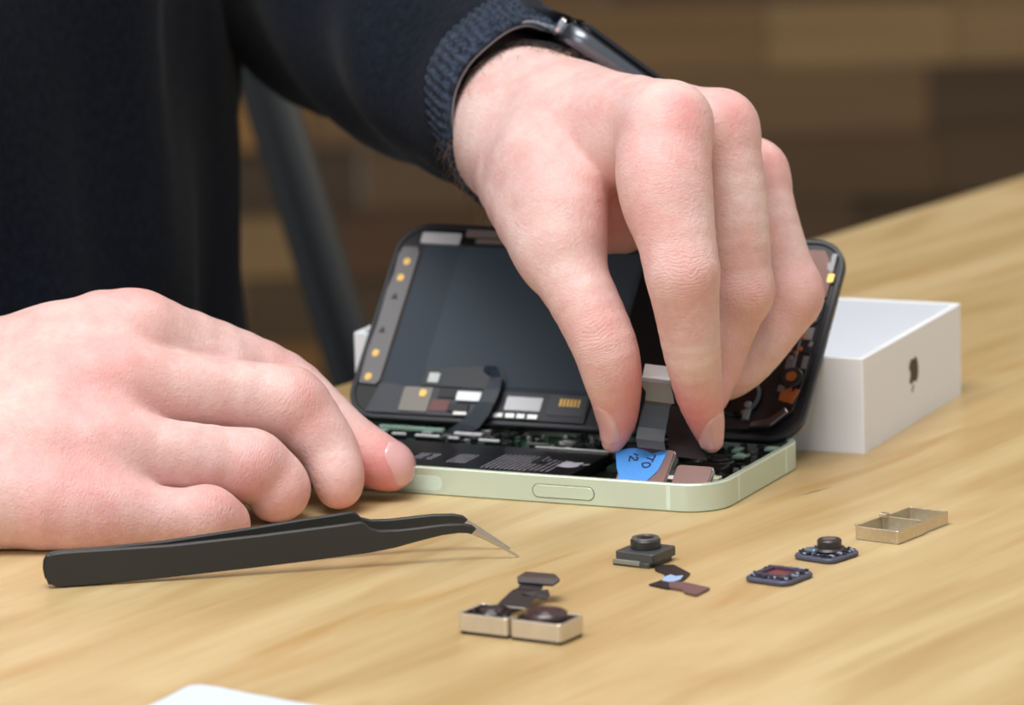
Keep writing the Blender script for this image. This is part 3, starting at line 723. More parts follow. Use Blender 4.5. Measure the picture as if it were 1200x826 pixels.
mb = MB(); mb.ring(rr(-4.6, 4.6, -4.6, 4.6, .8, 4), rr(-3.3, 3.3, -3.3, 3.3, .5, 4), 1.4, 2.1, ch=.15); part('sensor_frame', mb, mat('frame_slate', (58, 56, 74), .4), s1)
mb = MB(); mb.box(-3.4, 3.4, -3.4, 3.4, 1.2, 1.55); part('sensor_glass', mb, mat('sensor_red', (118, 52, 64), .15, coat=.6), s1)
s2 = square_board('lens_board', (74.9, -89.8, 0), math.radians(-40), 6.1, 'dark square lens board with a round black barrel, beside the steel bracket')
mb = MB(); mb.cyl(0, 1.2, 3.0, 1.2, 4.4, ch=.35); mb.cyl(0, 1.2, 4.1, 1.3, 2.4, ch=.5); part('barrel', mb, mat('barrel_brown', (52, 46, 46), .35), s2)
mb = MB(); mb.cyl(0, 1.2, 1.7, 4.35, 4.5); part('lens_glass', mb, mat('lens_pink', (130, 108, 108), .15, coat=.5), s2)
mb = MB(); mb.rrect(-4, -.5, -4.2, -2.2, .6, 1.4, 2.6, ch=.3); part('chip', mb, mat('chip_blue', (110, 130, 146), .3, metal=.4), s2)

# steel double bracket
fa = math.atan2(.81, .58)
fb = empty('steel_bracket', (93.2, -79.2, 0), fa, label='empty steel frame with two open cells, farthest right of the parts on the table', cat='metal bracket')
mb = MB()
mb.ring(rr(0, 13.2, 0, 12.6, .7, 4), rr(.45, 12.75, .45, 12.15, .4, 4), .35, 3.4, ch=.08)
mb.ring(rr(12.8, 25.2, .5, 11.9, .7, 4), rr(13.25, 24.7, .95, 11.45, .4, 4), .6, 3.3, ch=.08)
mb.box(-.0, .5, 11.5, 12.5, 3.3, 4.0, ch=.05); mb.box(11.5, 13.4, 10.5, 12.6, 3.2, 4.3, ch=.2); mb.box(12.2, 13.6, 1, 2.2, 3.2, 3.7, ch=.1)
fbw = part('frame_wall', mb, mat('bracket_warm', (208, 194, 166), .36, metal=.8, vary=.15, vscale=900), fb)
mb = MB(); mb.ring(rr(.3, 12.9, .3, 12.3, .7, 4), rr(3.2, 10, 3.2, 9.4, 2.5, 4), .05, .5); mb.ring(rr(13.1, 24.9, .8, 11.6, .7, 4), rr(15.6, 22.4, 3.2, 9.2, 2.5, 4), .05, .7)
part('frame_floor', mb, silver, fb)

# white sheet at the bottom left
def on_table(px, py, z=0):
    du, dv = px-600, py-413; u = du*cr+dv*sr; v = -du*sr+dv*cr; d = FWD*F+RT*u-UP*v; t = (z-CH)/d[2]
    return (np.array([0, CY, CH])+d*t)
ps = [on_table(*q)[:2] for q in ((20, 905), (150, 843), (187, 826), (208, 815), (222, 808), (236, 807), (258, 810), (290, 817), (345, 827), (470, 850), (560, 868), (500, 1000), (60, 1000))]
c0 = np.mean(ps, 0)
pw = empty('paper_sheet', (c0[0], c0[1], 0), 0, label='bluish white sheet lying at the near edge, cut off by the picture bottom', cat='paper')
mb = MB(); mb.prism(ccw([tuple(p-c0) for p in ps]), .05, 1.0, ch=.2); part('sheet', mb, mat('paper_white', (206, 219, 238), .7), pw)

# dark sloping bar far behind the person's arm
sb_ = empty('stand_leg', (0, 0, 0), 0, label='blurred dark grey sloping bar in the background between torso and sleeve', cat='stand leg')
a, b = at(262, -60, 520), at(410, 420, 520); dv = (b-a)/np.linalg.norm(b-a)
Y5 = 520; kk = (-750-a[2])/dv[2]
foot = a+dv*kk
mb = MB(); mb.tube([a-dv*150, a+dv*(kk-6)], 9.5, 16); part('bar', mb, mat('bar_grey', (42, 46, 48), .5), sb_, smooth=True)
mb = MB(); mb.cyl(foot[0], foot[1], 16, -750, -742, ch=2); part('foot', mb, black, sb_)
# ------------------------------------------------------------------ person
def seg_d(P, a, b, ra, rb):
    a = np.asarray(a, float); b = np.asarray(b, float)
    ab = b-a; t = np.clip(((P-a)@ab)/(ab@ab), 0, 1)
    return np.linalg.norm(P-a-t[:, None]*ab, axis=1)-(ra+(rb-ra)*t)
def smin(a, b, k):
    h = np.maximum(k-np.abs(a-b), 0)/k
    return np.minimum(a, b)-h*h*k*.25
def ell_d(P, c, r, X, Y, Z):
    q = np.stack([(P-c)@X, (P-c)@Y, (P-c)@Z], 1)/np.asarray(r, float)
    k0 = np.linalg.norm(q, axis=1); k1 = np.linalg.norm(q/np.asarray(r, float), axis=1)+1e-9
    return k0*(k0-1)/k1
def crs(ch, n=3):
    """smooth a chain of (point, radius) into short segments"""
    Q = np.array([list(p)+[r] for p, r in ch]); o = []
    for i in range(len(Q)-1):
        p0, p1, p2, p3 = Q[max(0, i-1)], Q[i], Q[i+1], Q[min(len(Q)-1, i+2)]
        for t in np.linspace(0, 1, n, endpoint=False):
            o.append(.5*((2*p1)+(-p0+p2)*t+(2*p0-5*p1+4*p2-p3)*t*t+(-p0+3*p1-3*p2+p3)*t**3))
    o.append(Q[-1]); return [(q[:3], q[3]) for q in o]
def chain_d(P, ch, k):
    pts = np.array([p for p, r in ch]); rm = max(r for p, r in ch)
    lo, hi = pts.min(0)-rm, pts.max(0)+rm
    lb = np.linalg.norm(np.maximum(np.maximum(lo-P, P-hi), 0), axis=1)
    out = lb+2.; m = lb < 9
    if m.any(): out[m] = chain_full(P[m], ch, k)
    return out
def chain_full(P, ch, k):
    d = None
    for (a, ra), (b, rb) in zip(ch[:-1], ch[1:]):
        e = seg_d(P, a, b, ra, rb); d = e if d is None else smin(d, e, k)
    return d
class Hand:
    """palm = chains melted together; each finger melts into the palm but stays parted from its neighbours"""
    def __init__(s, palm, kp, fingers, kf, kseg, bumps=(), cuts=()):
        s.palm, s.kp, s.fingers, s.kf, s.kseg, s.bumps, s.cuts = [crs(c, 2) for c in palm], kp, [crs(f, 3) for f in fingers], kf, kseg, bumps, cuts
    def __call__(s, P):
        d = None
        for c in s.palm:
            e = chain_d(P, c, 1)
            d = e if d is None else smin(d, e, s.kp)
        r = None
        for i, f in enumerate(s.fingers):
            e = chain_d(P, f, s.kseg)+.12
            for (fi, c, rad) in s.bumps:
                if fi == i: e = smin(e, np.linalg.norm(P-c, axis=1)-rad, 2.5)
            for (fi, ch) in s.cuts:
                if fi == i: e = smin(e, chain_d(P, ch, 1), 5)
            e = smin(d, e, s.kf[i] if hasattr(s.kf, '__len__') else s.kf)
            r = e if r is None else smin(r, e, .9)
        return -smin(-r, P[:, 2]-.08, 1.2)
def surface_nets(fn, lo, hi, h):
    lo = np.array(lo, float); n = np.ceil((np.array(hi)-lo)/h).astype(int)+1
    ax = [lo[i]+h*np.arange(n[i]) for i in range(3)]
    # coarse pass to skip empty space
    K = 5; nc = n//K+2
    cx = [lo[i]+h*K*(np.arange(nc[i])+.5)-h*.5 for i in range(3)]
    G = np.stack(np.meshgrid(*cx, indexing='ij'), -1).reshape(-1, 3)
    D = fn(G).reshape(nc)
    V = np.repeat(np.repeat(np.repeat(D, K, 0), K, 1), K, 2).astype(np.float32)
    near = np.argwhere(np.abs(D) < h*K*1.25+1.5)
    loc = np.stack(np.meshgrid(*[np.arange(K)]*3, indexing='ij'), -1).reshape(-1, 3)
    for s0 in range(0, len(near), 1500):
        I = (near[s0:s0+1500, None, :]*K+loc[None]).reshape(-1, 3)
        V[I[:, 0], I[:, 1], I[:, 2]] = fn(lo+h*I)
    V = np.ascontiguousarray(V[:n[0], :n[1], :n[2]])
    S = V < 0
    cs = np.zeros(np.array(n)-1, np.int8)
    for dx in (0, 1):
        for dy in (0, 1):
            for dz in (0, 1): cs += S[dx:n[0]-1+dx, dy:n[1]-1+dy, dz:n[2]-1+dz]
    act = (cs > 0) & (cs < 8)
    idx = -np.ones(act.shape, int); ii = np.argwhere(act); idx[act] = np.arange(len(ii))
    acc = np.zeros((len(ii), 3)); cnt = np.zeros(len(ii))
    corners = [(a, b, c) for a in (0, 1) for b in (0, 1) for c in (0, 1)]
    vals = {c: V[ii[:, 0]+c[0], ii[:, 1]+c[1], ii[:, 2]+c[2]] for c in corners}
    for a in corners:
        for k in range(3):
            if a[k] == 0:
                b = list(a); b[k] = 1; b = tuple(b)
                va, vb = vals[a], vals[b]; m = (va < 0) != (vb < 0)
                t = np.where(m, va/(va-vb+1e-12), 0)
                p = np.tile(np.array(a, float), (len(ii), 1)); p[:, k] += t
                acc[m] += p[m]; cnt[m] += 1
    vs = (ii+acc/np.maximum(cnt, 1)[:, None])*h+lo
    fs = []
    for k in range(3):
        u, w = (k+1) % 3, (k+2) % 3
        sl = [slice(1, n[j]-1) for j in range(3)]; sl[k] = slice(0, n[k]-1)
        s2 = list(sl); s2[k] = slice(1, n[k])
        A = S[tuple(sl)]; B = S[tuple(s2)]
        q = np.argwhere(A != B); q = q+np.array([0 if j == k else 1 for j in range(3)])
        if not len(q): continue
        fl = S[q[:, 0], q[:, 1], q[:, 2]]
        e = np.eye(3, dtype=int)
        g = lambda du, dw: idx[tuple((q-du*e[u]-dw*e[w]).T)]
        Q = np.stack([g(0, 0), g(1, 0), g(1, 1), g(0, 1)], 1)
        Q[~fl] = Q[~fl][:, ::-1]
        Q = Q[(Q >= 0).all(1)]
        fs.append(Q)
    fs = np.concatenate(fs)
    # pull vertices exactly onto the surface
    for _ in range(3):
        d = fn(vs); g = grad(fn, vs); vs = vs-np.clip(d, -.5*h, .5*h)[:, None]*g
    return vs, fs
def grad(fn, P, e=.15):
    g = np.stack([fn(P+np.eye(3)[i]*e)-fn(P-np.eye(3)[i]*e) for i in range(3)], 1)
    return g/(np.linalg.norm(g, axis=1)[:, None]+1e-9)

A = lambda px, py, y: at(px, py, y)
SLEEVE_R_ELBOW = np.array([-330., -20, 62])
SLEEVE_L_ELBOW = A(395, -100, 270)

# ---- hand resting on the table, holding the phone's near edge
wA = A(-230, 500, -30)
fA = [
 [(A(165, 390, -12), 10.2), (A(250, 417, 0), 9.4), (A(327, 450, 4), 9.0), (A(368, 483, -2), 8.3), (A(404, 514, -7), 7.6), (A(438, 538, -11), 7.4), (A(457, 546, -11.2), 6.6)],      # index
 [(A(150, 452, -26), 10), (A(250, 462, -20), 9.4), (A(335, 474, -16), 9.6), (A(368, 504, -18), 8.4), (A(387, 532, -20), 7.6), (A(396, 558, -24), 6.8), (A(397, 570, -25), 5.9)],   # middle
 [(A(140, 529, -40), 10), (A(220, 536, -38), 9.0), (A(288, 546, -34), 9.1), (A(316, 560, -33), 8.4), (A(328, 574, -34), 7.8), (A(322, 582, -34), 6.8)],                                # ring
 [(A(130, 600, -53), 9.6), (A(190, 608, -52), 8.2), (A(238, 611, -50), 8.0), (A(260, 614, -47), 7.2), (A(256, 620, -44), 6.2)],                                                           # little
 [(A(60, 540, 20), 10), (A(150, 540, 28), 9.2), (A(210, 545, 26), 8.6), (A(250, 556, 20), 7.6)],                                                                                              # thumb, hidden behind
]
palmA = [
 [(wA+[0, 12, 8], 17), (A(0, 424, -14), 10.8), (A(120, 386, -13), 9.4), (A(160, 388, -12), 9.6)],
 [(wA+[0, 6, 4], 18), (A(0, 470, -28), 12.5), (A(110, 450, -28), 10.5), (A(150, 452, -26), 9.6)],
 [(wA+[0, -4, -4], 18), (A(0, 520, -42), 12.5), (A(100, 525, -43), 10.5), (A(140, 529, -41), 9.6)],
 [(wA+[0, -8, -8], 17), (A(0, 585, -53), 12), (A(80, 597, -54), 10), (A(130, 600, -53), 9.2)],
 [(wA+[0, 12, -6], 17), (A(-60, 530, 0), 16), (A(60, 540, 14), 11)],
 [(A(140, 410, -14), 8.6), (A(125, 470, -28), 8.8), (A(110, 540, -42), 8.8), (A(95, 590, -52), 8.6)],
 [(A(190, 425, -6), 7), (A(170, 490, -22), 7), (A(160, 560, -38), 7)],
 [(A(190, 422, -10), 7.4), (A(262, 436, -6), 6.6)],
 [(A(60, 410, -16), 9), (A(50, 490, -36), 9), (A(50, 570, -50), 9)],
 [(wA, 24), (SLEEVE_R_ELBOW*.45+wA*.55, 28), (SLEEVE_R_ELBOW, 34)],
]
bA = [(1, A(340, 470, -18), 8.9), (2, A(295, 543, -36), 8.6), (3, A(243, 604, -51), 7.7)]
handA = Hand(palmA, 7, fA, [5, 4, 4, 4, 5], .6, bA)
flushA = [(A(150, 345, -8), 13, .5), (A(120, 440, -35), 16, .45), (A(110, 560, -55), 18, .45), (A(350, 470, -22), 8, .6), (A(305, 545, -40), 8, .65), (A(330, 430, 0), 9, .3),
          (A(465, 550, -18), 10, .95), (A(440, 565, -14), 8, .8), (A(400, 600, -28), 8, .6), (A(350, 600, -38), 8, .5), (A(240, 590, -55), 7, .5), (A(275, 605, -50), 7, .4), (A(60, 600, -62), 12, .25), (A(420, 530, -12), 8, .35)]

# ---- hand over the phone, thumb and index finger pinching the flex cable
wB = A(619, 150, 46)
tB_cmc = A(626, 205, 24)
fB = [
 [(A(652, 292, -6), 10.2), (A(684, 352, -16), 8.9), (A(708, 404, -22), 8.3), (A(717, 438, -22), 7.6), (A(722, 470, -19), 6.2), (A(723, 498, -17), 4.6), (A(718, 518, -16.5), 2.9)],       # thumb
 [(A(784, 146, -14), 10.4), (A(783, 210, -22), 11.2), (A(789, 256, -26), 10.4), (A(799, 318, -31), 9.4), (A(805, 365, -30), 8.2), (A(811, 412, -27), 7.3), (A(819, 460, -21), 6.1), (A(828, 495, -17), 4.5), (A(834, 518, -16), 2.9)],   # index
 [(A(842, 152, 4), 10), (A(856, 220, -1), 9.2), (A(862, 285, -4), 8.9), (A(863, 338, -4), 8.8), (A(850, 385, -4), 7.8), (A(838, 428, -5), 6.8), (A(830, 462, -8), 5.6)],        # middle
 [(A(881, 206, 24), 9.4), (A(899, 265, 18), 8.6), (A(914, 312, 15), 8.4), (A(925, 344, 13), 8.4), (A(906, 381, 10), 7.6), (A(879, 418, 6), 6.9), (A(856, 438, 3), 6.4), (A(846, 446, 2), 5.2)],              # ring
 [(A(872, 250, 46), 8.4), (A(880, 290, 48), 7.6), (A(880, 335, 42), 7.2), (A(860, 370, 34), 6.6), (A(838, 398, 28), 5.8)],                                                        # little, hidden
]
palmB = [
 [(wB+[2, -2, 2], 17.5), (A(700, 140, 18), 12.4), (A(745, 142, 2), 11.2), (A(784, 146, -14), 10.2)],
 [(wB, 17.5), (A(740, 145, 28), 11.8), (A(842, 152, 4), 9.8)],
 [(wB+[0, 6, -3], 17), (A(760, 168, 42), 12), (A(880, 206, 24), 9.2)],
 [(wB+[0, 10, -6], 16), (A(770, 200, 60), 12), (A(872, 250, 46), 8.4)],
 [(wB+[-1, -2, -3], 16.5), (tB_cmc, 15), (A(636, 252, 4), 12), (A(652, 292, -6), 10.2)],
 [(A(660, 160, 24), 13), (A(700, 172, 10), 12), (A(735, 172, 0), 10)],
 [(A(690, 230, 14), 8), (A(722, 238, 14), 7)],
 [(A(690, 262, 14), 7), (A(730, 268, 16), 6)],
 [(wB, 17.5), (wB*.88+SLEEVE_L_ELBOW*.12, 17.5), (wB*.5+SLEEVE_L_ELBOW*.5, 24), (SLEEVE_L_ELBOW, 30)],
]
bB = [(1, A(801, 320, -33), 8.5), (2, A(870, 342, -6), 8.2), (3, A(928, 346, 12), 8.1)]
xB = [(0, crs([(A(634, 190, 14), 13), (A(658, 235, -2), 11.5), (A(668, 275, -8), 9.6)])), (1, crs([(A(772, 160, -14), 9), (A(768, 200, -20), 9.4), (A(776, 240, -24), 9)]))]
handB = Hand(palmB, 7, fB, [5, 5, 4, 4, 5], .6, bB, xB)
flushB = [(A(808, 118, -24), 7, .45), (A(812, 140, -30), 9, .5), (A(866, 128, -4), 8, .55), (A(905, 185, 16), 8, .55), (A(770, 190, -28), 14, .3), (A(805, 325, -40), 9, .35), (A(880, 350, -12), 8, .35), (A(940, 350, 8), 8, .4),
          (A(740, 440, -22), 9, .9), (A(725, 490, -18), 10, .95), (A(800, 480, -24), 9, .85), (A(828, 515, -18), 12, 1.0), (A(722, 250, 0), 12, .95), (A(740, 290, -5), 9, .6), (A(690, 180, 0), 22, .22),
          (A(700, 380, -30), 9, .35), (A(865, 440, -10), 10, .3), (A(775, 270, -30), 9, .4)]

WRB = [(A(800, 322, -40), A(799, 290, -30), A(806, 360, -30), 8.5, 1.), (A(876, 342, -12), A(862, 300, -4), A(858, 380, -4), 7, .9), (A(938, 345, 6), A(914, 312, 14), A(906, 381, 10), 7, .9),
       (A(694, 400, -30), A(684, 352, -16), A(717, 438, -22), 7, 1.), (A(815, 440, -30), A(811, 412, -27), A(819, 460, -21), 4.5, .8), (A(800, 215, -33), A(783, 180, -20), A(789, 256, -26), 11, .35),
       (A(705, 446, -28), A(708, 404, -22), A(722, 470, -19), 4, .7)]
WRA = [(A(340, 460, -24), A(250, 462, -20), A(368, 504, -18), 7.5, .9), (A(298, 536, -42), A(220, 536, -38), A(316, 560, -33), 7, .9), (A(243, 595, -57), A(190, 608, -52), A(260, 614, -47), 6, 1.),
       (A(330, 425, 0), A(250, 417, 0), A(368, 483, -2), 8, .9), (A(412, 500, -12), A(404, 514, -7), A(438, 538, -11), 5, .7), (A(120, 455, -38), A(60, 440, -24), A(180, 455, -24), 14, .4), (A(100, 560, -60), A(60, 560, -50), A(160, 570, -50), 14, .4)]
def nail(fn, base, tip, nrm, ln, wd, lift=.22, nu=14, nv=12):
    """nail plate laid on the finger: base->tip axis, nrm points out of the nail bed"""
    ax = (tip-base); ax /= np.linalg.norm(ax); nrm = nrm-ax*(nrm@ax); nrm /= np.linalg.norm(nrm); sd = np.cross(ax, nrm)
    c = (base+tip)/2; V_ = []; F_ = []
    for i in range(nu+1):
        u = -1+2*i/nu
        hw = wd/2*(max(0, 1-abs(u)**3.2)**.5) if u < 0 else wd/2*(max(0, 1-(abs(u))**4.5)**.5)
        for j in range(nv+1):
            v = -1+2*j/nv
            ang = v*1.0
            P0 = c+ax*u*ln/2+sd*v*hw
            V_.append(P0+nrm*14)
    V_ = np.array(V_); dirn = -nrm
    t = np.zeros(len(V_))
    for _ in range(60):
        d = fn(V_+dirn*t[:, None]); t += np.minimum(d*.8, 3)
    mid = len(t)//2; tm = np.median(t); t = np.clip(t, 0, tm+wd*.42)
    S_ = V_+dirn*t[:, None]
    g = grad(fn, S_)
    top = []; k = 0
    for i in range(nu+1):
        u = -1+2*i/nu
        for j in range(nv+1):
            v = -1+2*j/nv
            edge = (1-abs(u)**4)*(1-abs(v)**4)
            top.append(S_[k]+g[k]*(lift*(.1+.9*min(1, edge*3)))); k += 1
    for i in range(nu):
        for j in range(nv):
            a = i*(nv+1)+j; F_.append((a, a+1, a+nv+2, a+nv+1))
    return top, F_

def fold_mesh():
    vs_all, fs_all, mi, fl = [], [], [], []
    off = 0; WSA = []
    def add(vs, fs, m, flush):
        nonlocal off
        vs_all.append(np.asarray(vs)); fs_all.append(np.asarray(fs)+off); mi.append(np.full(len(fs), m)); fl.append(flush); off += len(vs)
    for fn, lo, hi, FL, WR in ((handA, (-185, -78, -2), (-18, 60, 70), flushA, WRA), (handB, (-42, -48, 0), (98, 112, 132), flushB, WRB)):
        vs, fs = surface_nets(fn, lo, hi, VOX)
        f = np.zeros(len(vs))
        for c, r, s_ in FL:
            f = np.maximum(f, 0)+s_*np.exp(-((vs-c)**2).sum(1)/(r*r))*(1-np.maximum(f, 0)*.6)
        ws = np.zeros(len(vs)); ww = np.zeros(len(vs))
        for c, a0, a1, r, s_ in WR:
            w0 = s_*np.exp(-((vs-c)**2).sum(1)/(r*r)); ax_ = (a1-a0)/np.linalg.norm(a1-a0); m = w0 > ww
            ws[m] = ((vs-c)@ax_)[m]; ww[m] = w0[m]
        add(vs, fs, 0, np.clip(f, 0, 1)); WSA.append((ws, ww))
    # arms, coarse, wholly inside the sleeves
    C0 = TORSO_C
    for ch in (([(wA+[2, 2, 0], 22), (SLEEVE_R_ELBOW, 34), (SHOULDER_R, 42)]), ([(wB*.72+SLEEVE_L_ELBOW*.28, 17), (SLEEVE_L_ELBOW, 30), (SHOULDER_L, 42)])):
        mb_ = MB(); pts = [p for p, r in ch]; 
        path = []; rs = []
        for (a, ra), (b, rb) in zip(ch[:-1], ch[1:]):
            for t in np.linspace(0, 1, 9)[:-1]: path.append(a+(b-a)*t); rs.append(ra+(rb-ra)*t)
        path.append(ch[-1][0]); rs.append(ch[-1][1])
        mb_.tube(path, rs, 20)
        q = [f for f in mb_.f if len(f) == 4]
        add(mb_.v, q, 0, np.zeros(len(mb_.v)))
    # nails
    nl = []
    for fn, base, tip, nrm, ln, wd in NAILS:
        top, F_ = nail(fn, base, tip, nrm, ln, wd)
        add(top, F_, 1, np.full(len(top), .3))
    V = np.concatenate(vs_all); Fq = np.concatenate(fs_all); MI_ = np.concatenate(mi)
    me = bpy.data.meshes.new('body')
    me.vertices.add(len(V)); me.vertices.foreach_set('co', (V*MM).astype(np.float32).ravel())
    me.loops.add(len(Fq)*4); me.loops.foreach_set('vertex_index', Fq.ravel().astype(np.int32))
    me.polygons.add(len(Fq)); me.polygons.foreach_set('loop_start', np.arange(len(Fq), dtype=np.int32)*4)
    me.update(calc_edges=True); me.validate()
    me.polygons.foreach_set('material_index', MI_.astype(np.int32))
    a = me.attributes.new('flush', 'FLOAT', 'POINT'); a.data.foreach_set('value', np.concatenate(fl).astype(np.float32))
    for nm_, k_ in (('wrinkle_pos', 0), ('wrinkle_amount', 1)):
        arr = np.zeros(len(V), np.float32); q_ = np.concatenate([w_[k_] for w_ in WSA]); arr[:len(q_)] = q_
        a = me.attributes.new(nm_, 'FLOAT', 'POINT'); a.data.foreach_set('value', arr)
    me.materials.append(skin_mat())
    nm = mat('nail', (222, 172, 170), .25, coat=.3, spec=.5); me.materials.append(nm)
    me.shade_smooth()
    return me

VOX = .75
TORSO_C = np.array([-228., 172., 0]); SHDIR = np.array([TE[0], TE[1], 0]); FRONT = np.array([TE[1], -TE[0], 0])
SHOULDER_L = TORSO_C+SHDIR*185+[0, 0, 330]; SHOULDER_R = TORSO_C-SHDIR*185+[0, 0, 330]
def V3(*a): return np.array(a, float)
NAILS = [
 (handA, A(451, 522, -13), A(488, 558, -15), V3(.5, -.66, .66), 11.0, 9.6),
 (handB, A(708, 466, -22), A(713, 526, -18), V3(-.55, -.84, .02), 12.5, 7.4),
 (handB, A(830, 476, -20), A(839, 531, -16), V3(.55, -.84, .05), 11.8, 7.6),
]
pn = empty('person', tuple(TORSO_C-[0, 0, 750]), 0, label='person in a dark sweater with bare hands working on the opened phone', cat='person')
body = link('body', fold_mesh()); body.parent = pn; body.matrix_parent_inverse = Matrix.Translation(-Vector(TORSO_C-[0, 0, 750])*MM)

# sweater: torso and two sleeves
navy = cloth_mat('navy_knit', (12, 16, 25), (21, 27, 40))
def ring_pts(c, n, r, N=72, r2=None, u=None):
    n = n/np.linalg.norm(n)
    if u is None: u = np.cross(n, [0, 0, 1.]); 
    u = u-n*(u@n); u /= np.linalg.norm(u); w_ = np.cross(n, u); r2 = r if r2 is None else r2
    return [c+r*math.cos(a)*u+r2*math.sin(a)*w_ for a in np.linspace(0, 2*PI, N, endpoint=False)]
def align(R0, R1):
    """start and turn R1 so that it matches R0 best"""
    R0 = np.array(R0); R1 = np.array(R1); c0, c1 = R0.mean(0), R1.mean(0); best = None
    for rev in (0, 1):
        Q = R1[::-1] if rev else R1
        for k in range(0, len(Q)):
            d = (((np.roll(Q, -k, 0)-c1)-(R0-c0))**2).sum()
            if best is None or d < best[0]: best = (d, np.roll(Q, -k, 0))
    return best[1]
def dense(rings, k=6):
    """Catmull-Rom between rings"""
    R_ = [np.array(r) for r in rings]; out = []
    for i in range(len(R_)-1):
        p0, p1, p2, p3 = R_[max(0, i-1)], R_[i], R_[i+1], R_[min(len(R_)-1, i+2)]
        for t in np.linspace(0, 1, k, endpoint=False):
            out.append(.5*((2*p1)+(-p0+p2)*t+(2*p0-5*p1+4*p2-p3)*t*t+(-p0+3*p1-3*p2+p3)*t**3))
    out.append(R_[-1]); return out
def wrinkle(rings, amp, seed):
    rnd = random.Random(seed); ph_ = [(rnd.uniform(0, 6.28), rnd.uniform(.5, 1.6), rnd.randint(1, 4), rnd.uniform(-.5, .5)) for _ in range(7)]
    out = []
    for j, R_ in enumerate(rings):
        c = R_.mean(0); Q = []
        for i, p in enumerate(R_):
            th = 2*PI*i/len(R_); d = sum(math.sin(j*f*.55+m*th+s_*j*.4+f0) for f0, f, m, s_ in ph_)/3
            n_ = p-c; n_ = n_/np.linalg.norm(n_); Q.append(p+n_*amp*d*min(1, j/8))
        out.append(np.array(Q))
    return out
def resample_loop(pts, N):
    pts = [np.array(p, float) for p in pts]; n = len(pts); dd = []
    for i in range(n):
        p0, p1, p2, p3 = pts[i-1], pts[i], pts[(i+1) % n], pts[(i+2) % n]
        for t in np.linspace(0, 1, 12, endpoint=False):
            dd.append(.5*((2*p1)+(-p0+p2)*t+(2*p0-5*p1+4*p2-p3)*t*t+(-p0+3*p1-3*p2+p3)*t**3))
    dd = np.array(dd); L_ = np.concatenate([[0], np.cumsum(np.linalg.norm(np.diff(np.vstack([dd, dd[:1]]), axis=0), axis=1))])
    D2 = np.vstack([dd, dd[:1]]); q = np.linspace(0, L_[-1], N, endpoint=False)
    return np.stack([np.interp(q, L_, D2[:, k]) for k in range(3)], 1)
NR = 72
mouth = resample_loop([A(640, 33, 62), A(612, 26, 54), A(590, 36, 47), A(563, 57, 42), A(541, 82, 40), A(530, 108, 39), A(527, 140, 39), A(534, 176, 41), A(550, 210, 45), A(578, 240, 52),
                       A(618, 252, 64), A(660, 235, 78), A(688, 195, 90), A(700, 140, 99), A(694, 85, 101), A(668, 42, 90)], NR)
mc = mouth.mean(0)
ax0 = (SLEEVE_L_ELBOW-mc)/np.linalg.norm(SLEEVE_L_ELBOW-mc)
def scaled(R_, k, shift=0): return (R_-R_.mean(0))*k+R_.mean(0)+ax0*shift
inner0 = scaled(mouth, .90, 25); 
rL = [mouth]
for (px, py, Y, r) in ((585, 110, 75, 27.5), (520, 62, 125, 33), (455, -20, 190, 42), (400, -95, 262, 50)):
    c = A(px, py, Y); nxt = SLEEVE_L_ELBOW-mc
    rL.append(align(rL[-1], ring_pts(c, nxt, r, NR)))
up_dir = SHOULDER_L-SLEEVE_L_ELBOW
rL.append(align(rL[-1], ring_pts(SLEEVE_L_ELBOW+up_dir*.12+[6, 20, 0], ax0+up_dir/np.linalg.norm(up_dir), 56, NR)))
rL.append(align(rL[-1], ring_pts(SLEEVE_L_ELBOW+up_dir*.5, up_dir, 58, NR)))
rL.append(align(rL[-1], ring_pts(SHOULDER_L, up_dir, 66, NR)))
sleeveL = wrinkle(dense(rL, 7), 2.4, 5)
inner = [scaled(sleeveL[0], .97, 0), scaled(sleeveL[0], .93, 3), scaled(sleeveL[1], .9, 0), scaled(sleeveL[4], .88, 0), scaled(sleeveL[6], .87, 0)]
inner = [np.array(align(inner[0], r)) for r in inner]
mb = MB()
mb.loft([list(r) for r in inner[::-1]]+[list(r) for r in sleeveL], cap0=False, cap1=False)
# torso
rt_ = []
for z, a_, b_ in ((-210, 178, 118), (-120, 182, 122), (-20, 184, 124), (60, 184, 124), (140, 186, 124), (220, 192, 122), (300, 196, 112), (350, 178, 92), (385, 120, 74), (400, 70, 60)):
    R_ = [TORSO_C+SHDIR*a_*math.cos(t)+FRONT*b_*math.sin(t)+[0, 0, z] for t in np.linspace(0, 2*PI, 96, endpoint=False)]
    rt_.append(np.array(R_))
td_ = dense(rt_, 6); out = []
for j, R_ in enumerate(td_):
    z = R_[0][2]; Q = []
    for i, p in enumerate(R_):
        t = 2*PI*i/96; n_ = p-TORSO_C; n_ = np.array([n_[0], n_[1], 0]); n_ /= np.linalg.norm(n_)
        d = 2.0*math.sin(9*t+z*.012+1)+2.2*math.sin(17*t-z*.02)+1.6*math.sin(5*t+z*.05)+1.2*math.sin(29*t+z*.01)
        Q.append(p+n_*d)
    out.append(np.array(Q))
mb.loft([list(r) for r in out], cap0=True, cap1=True)
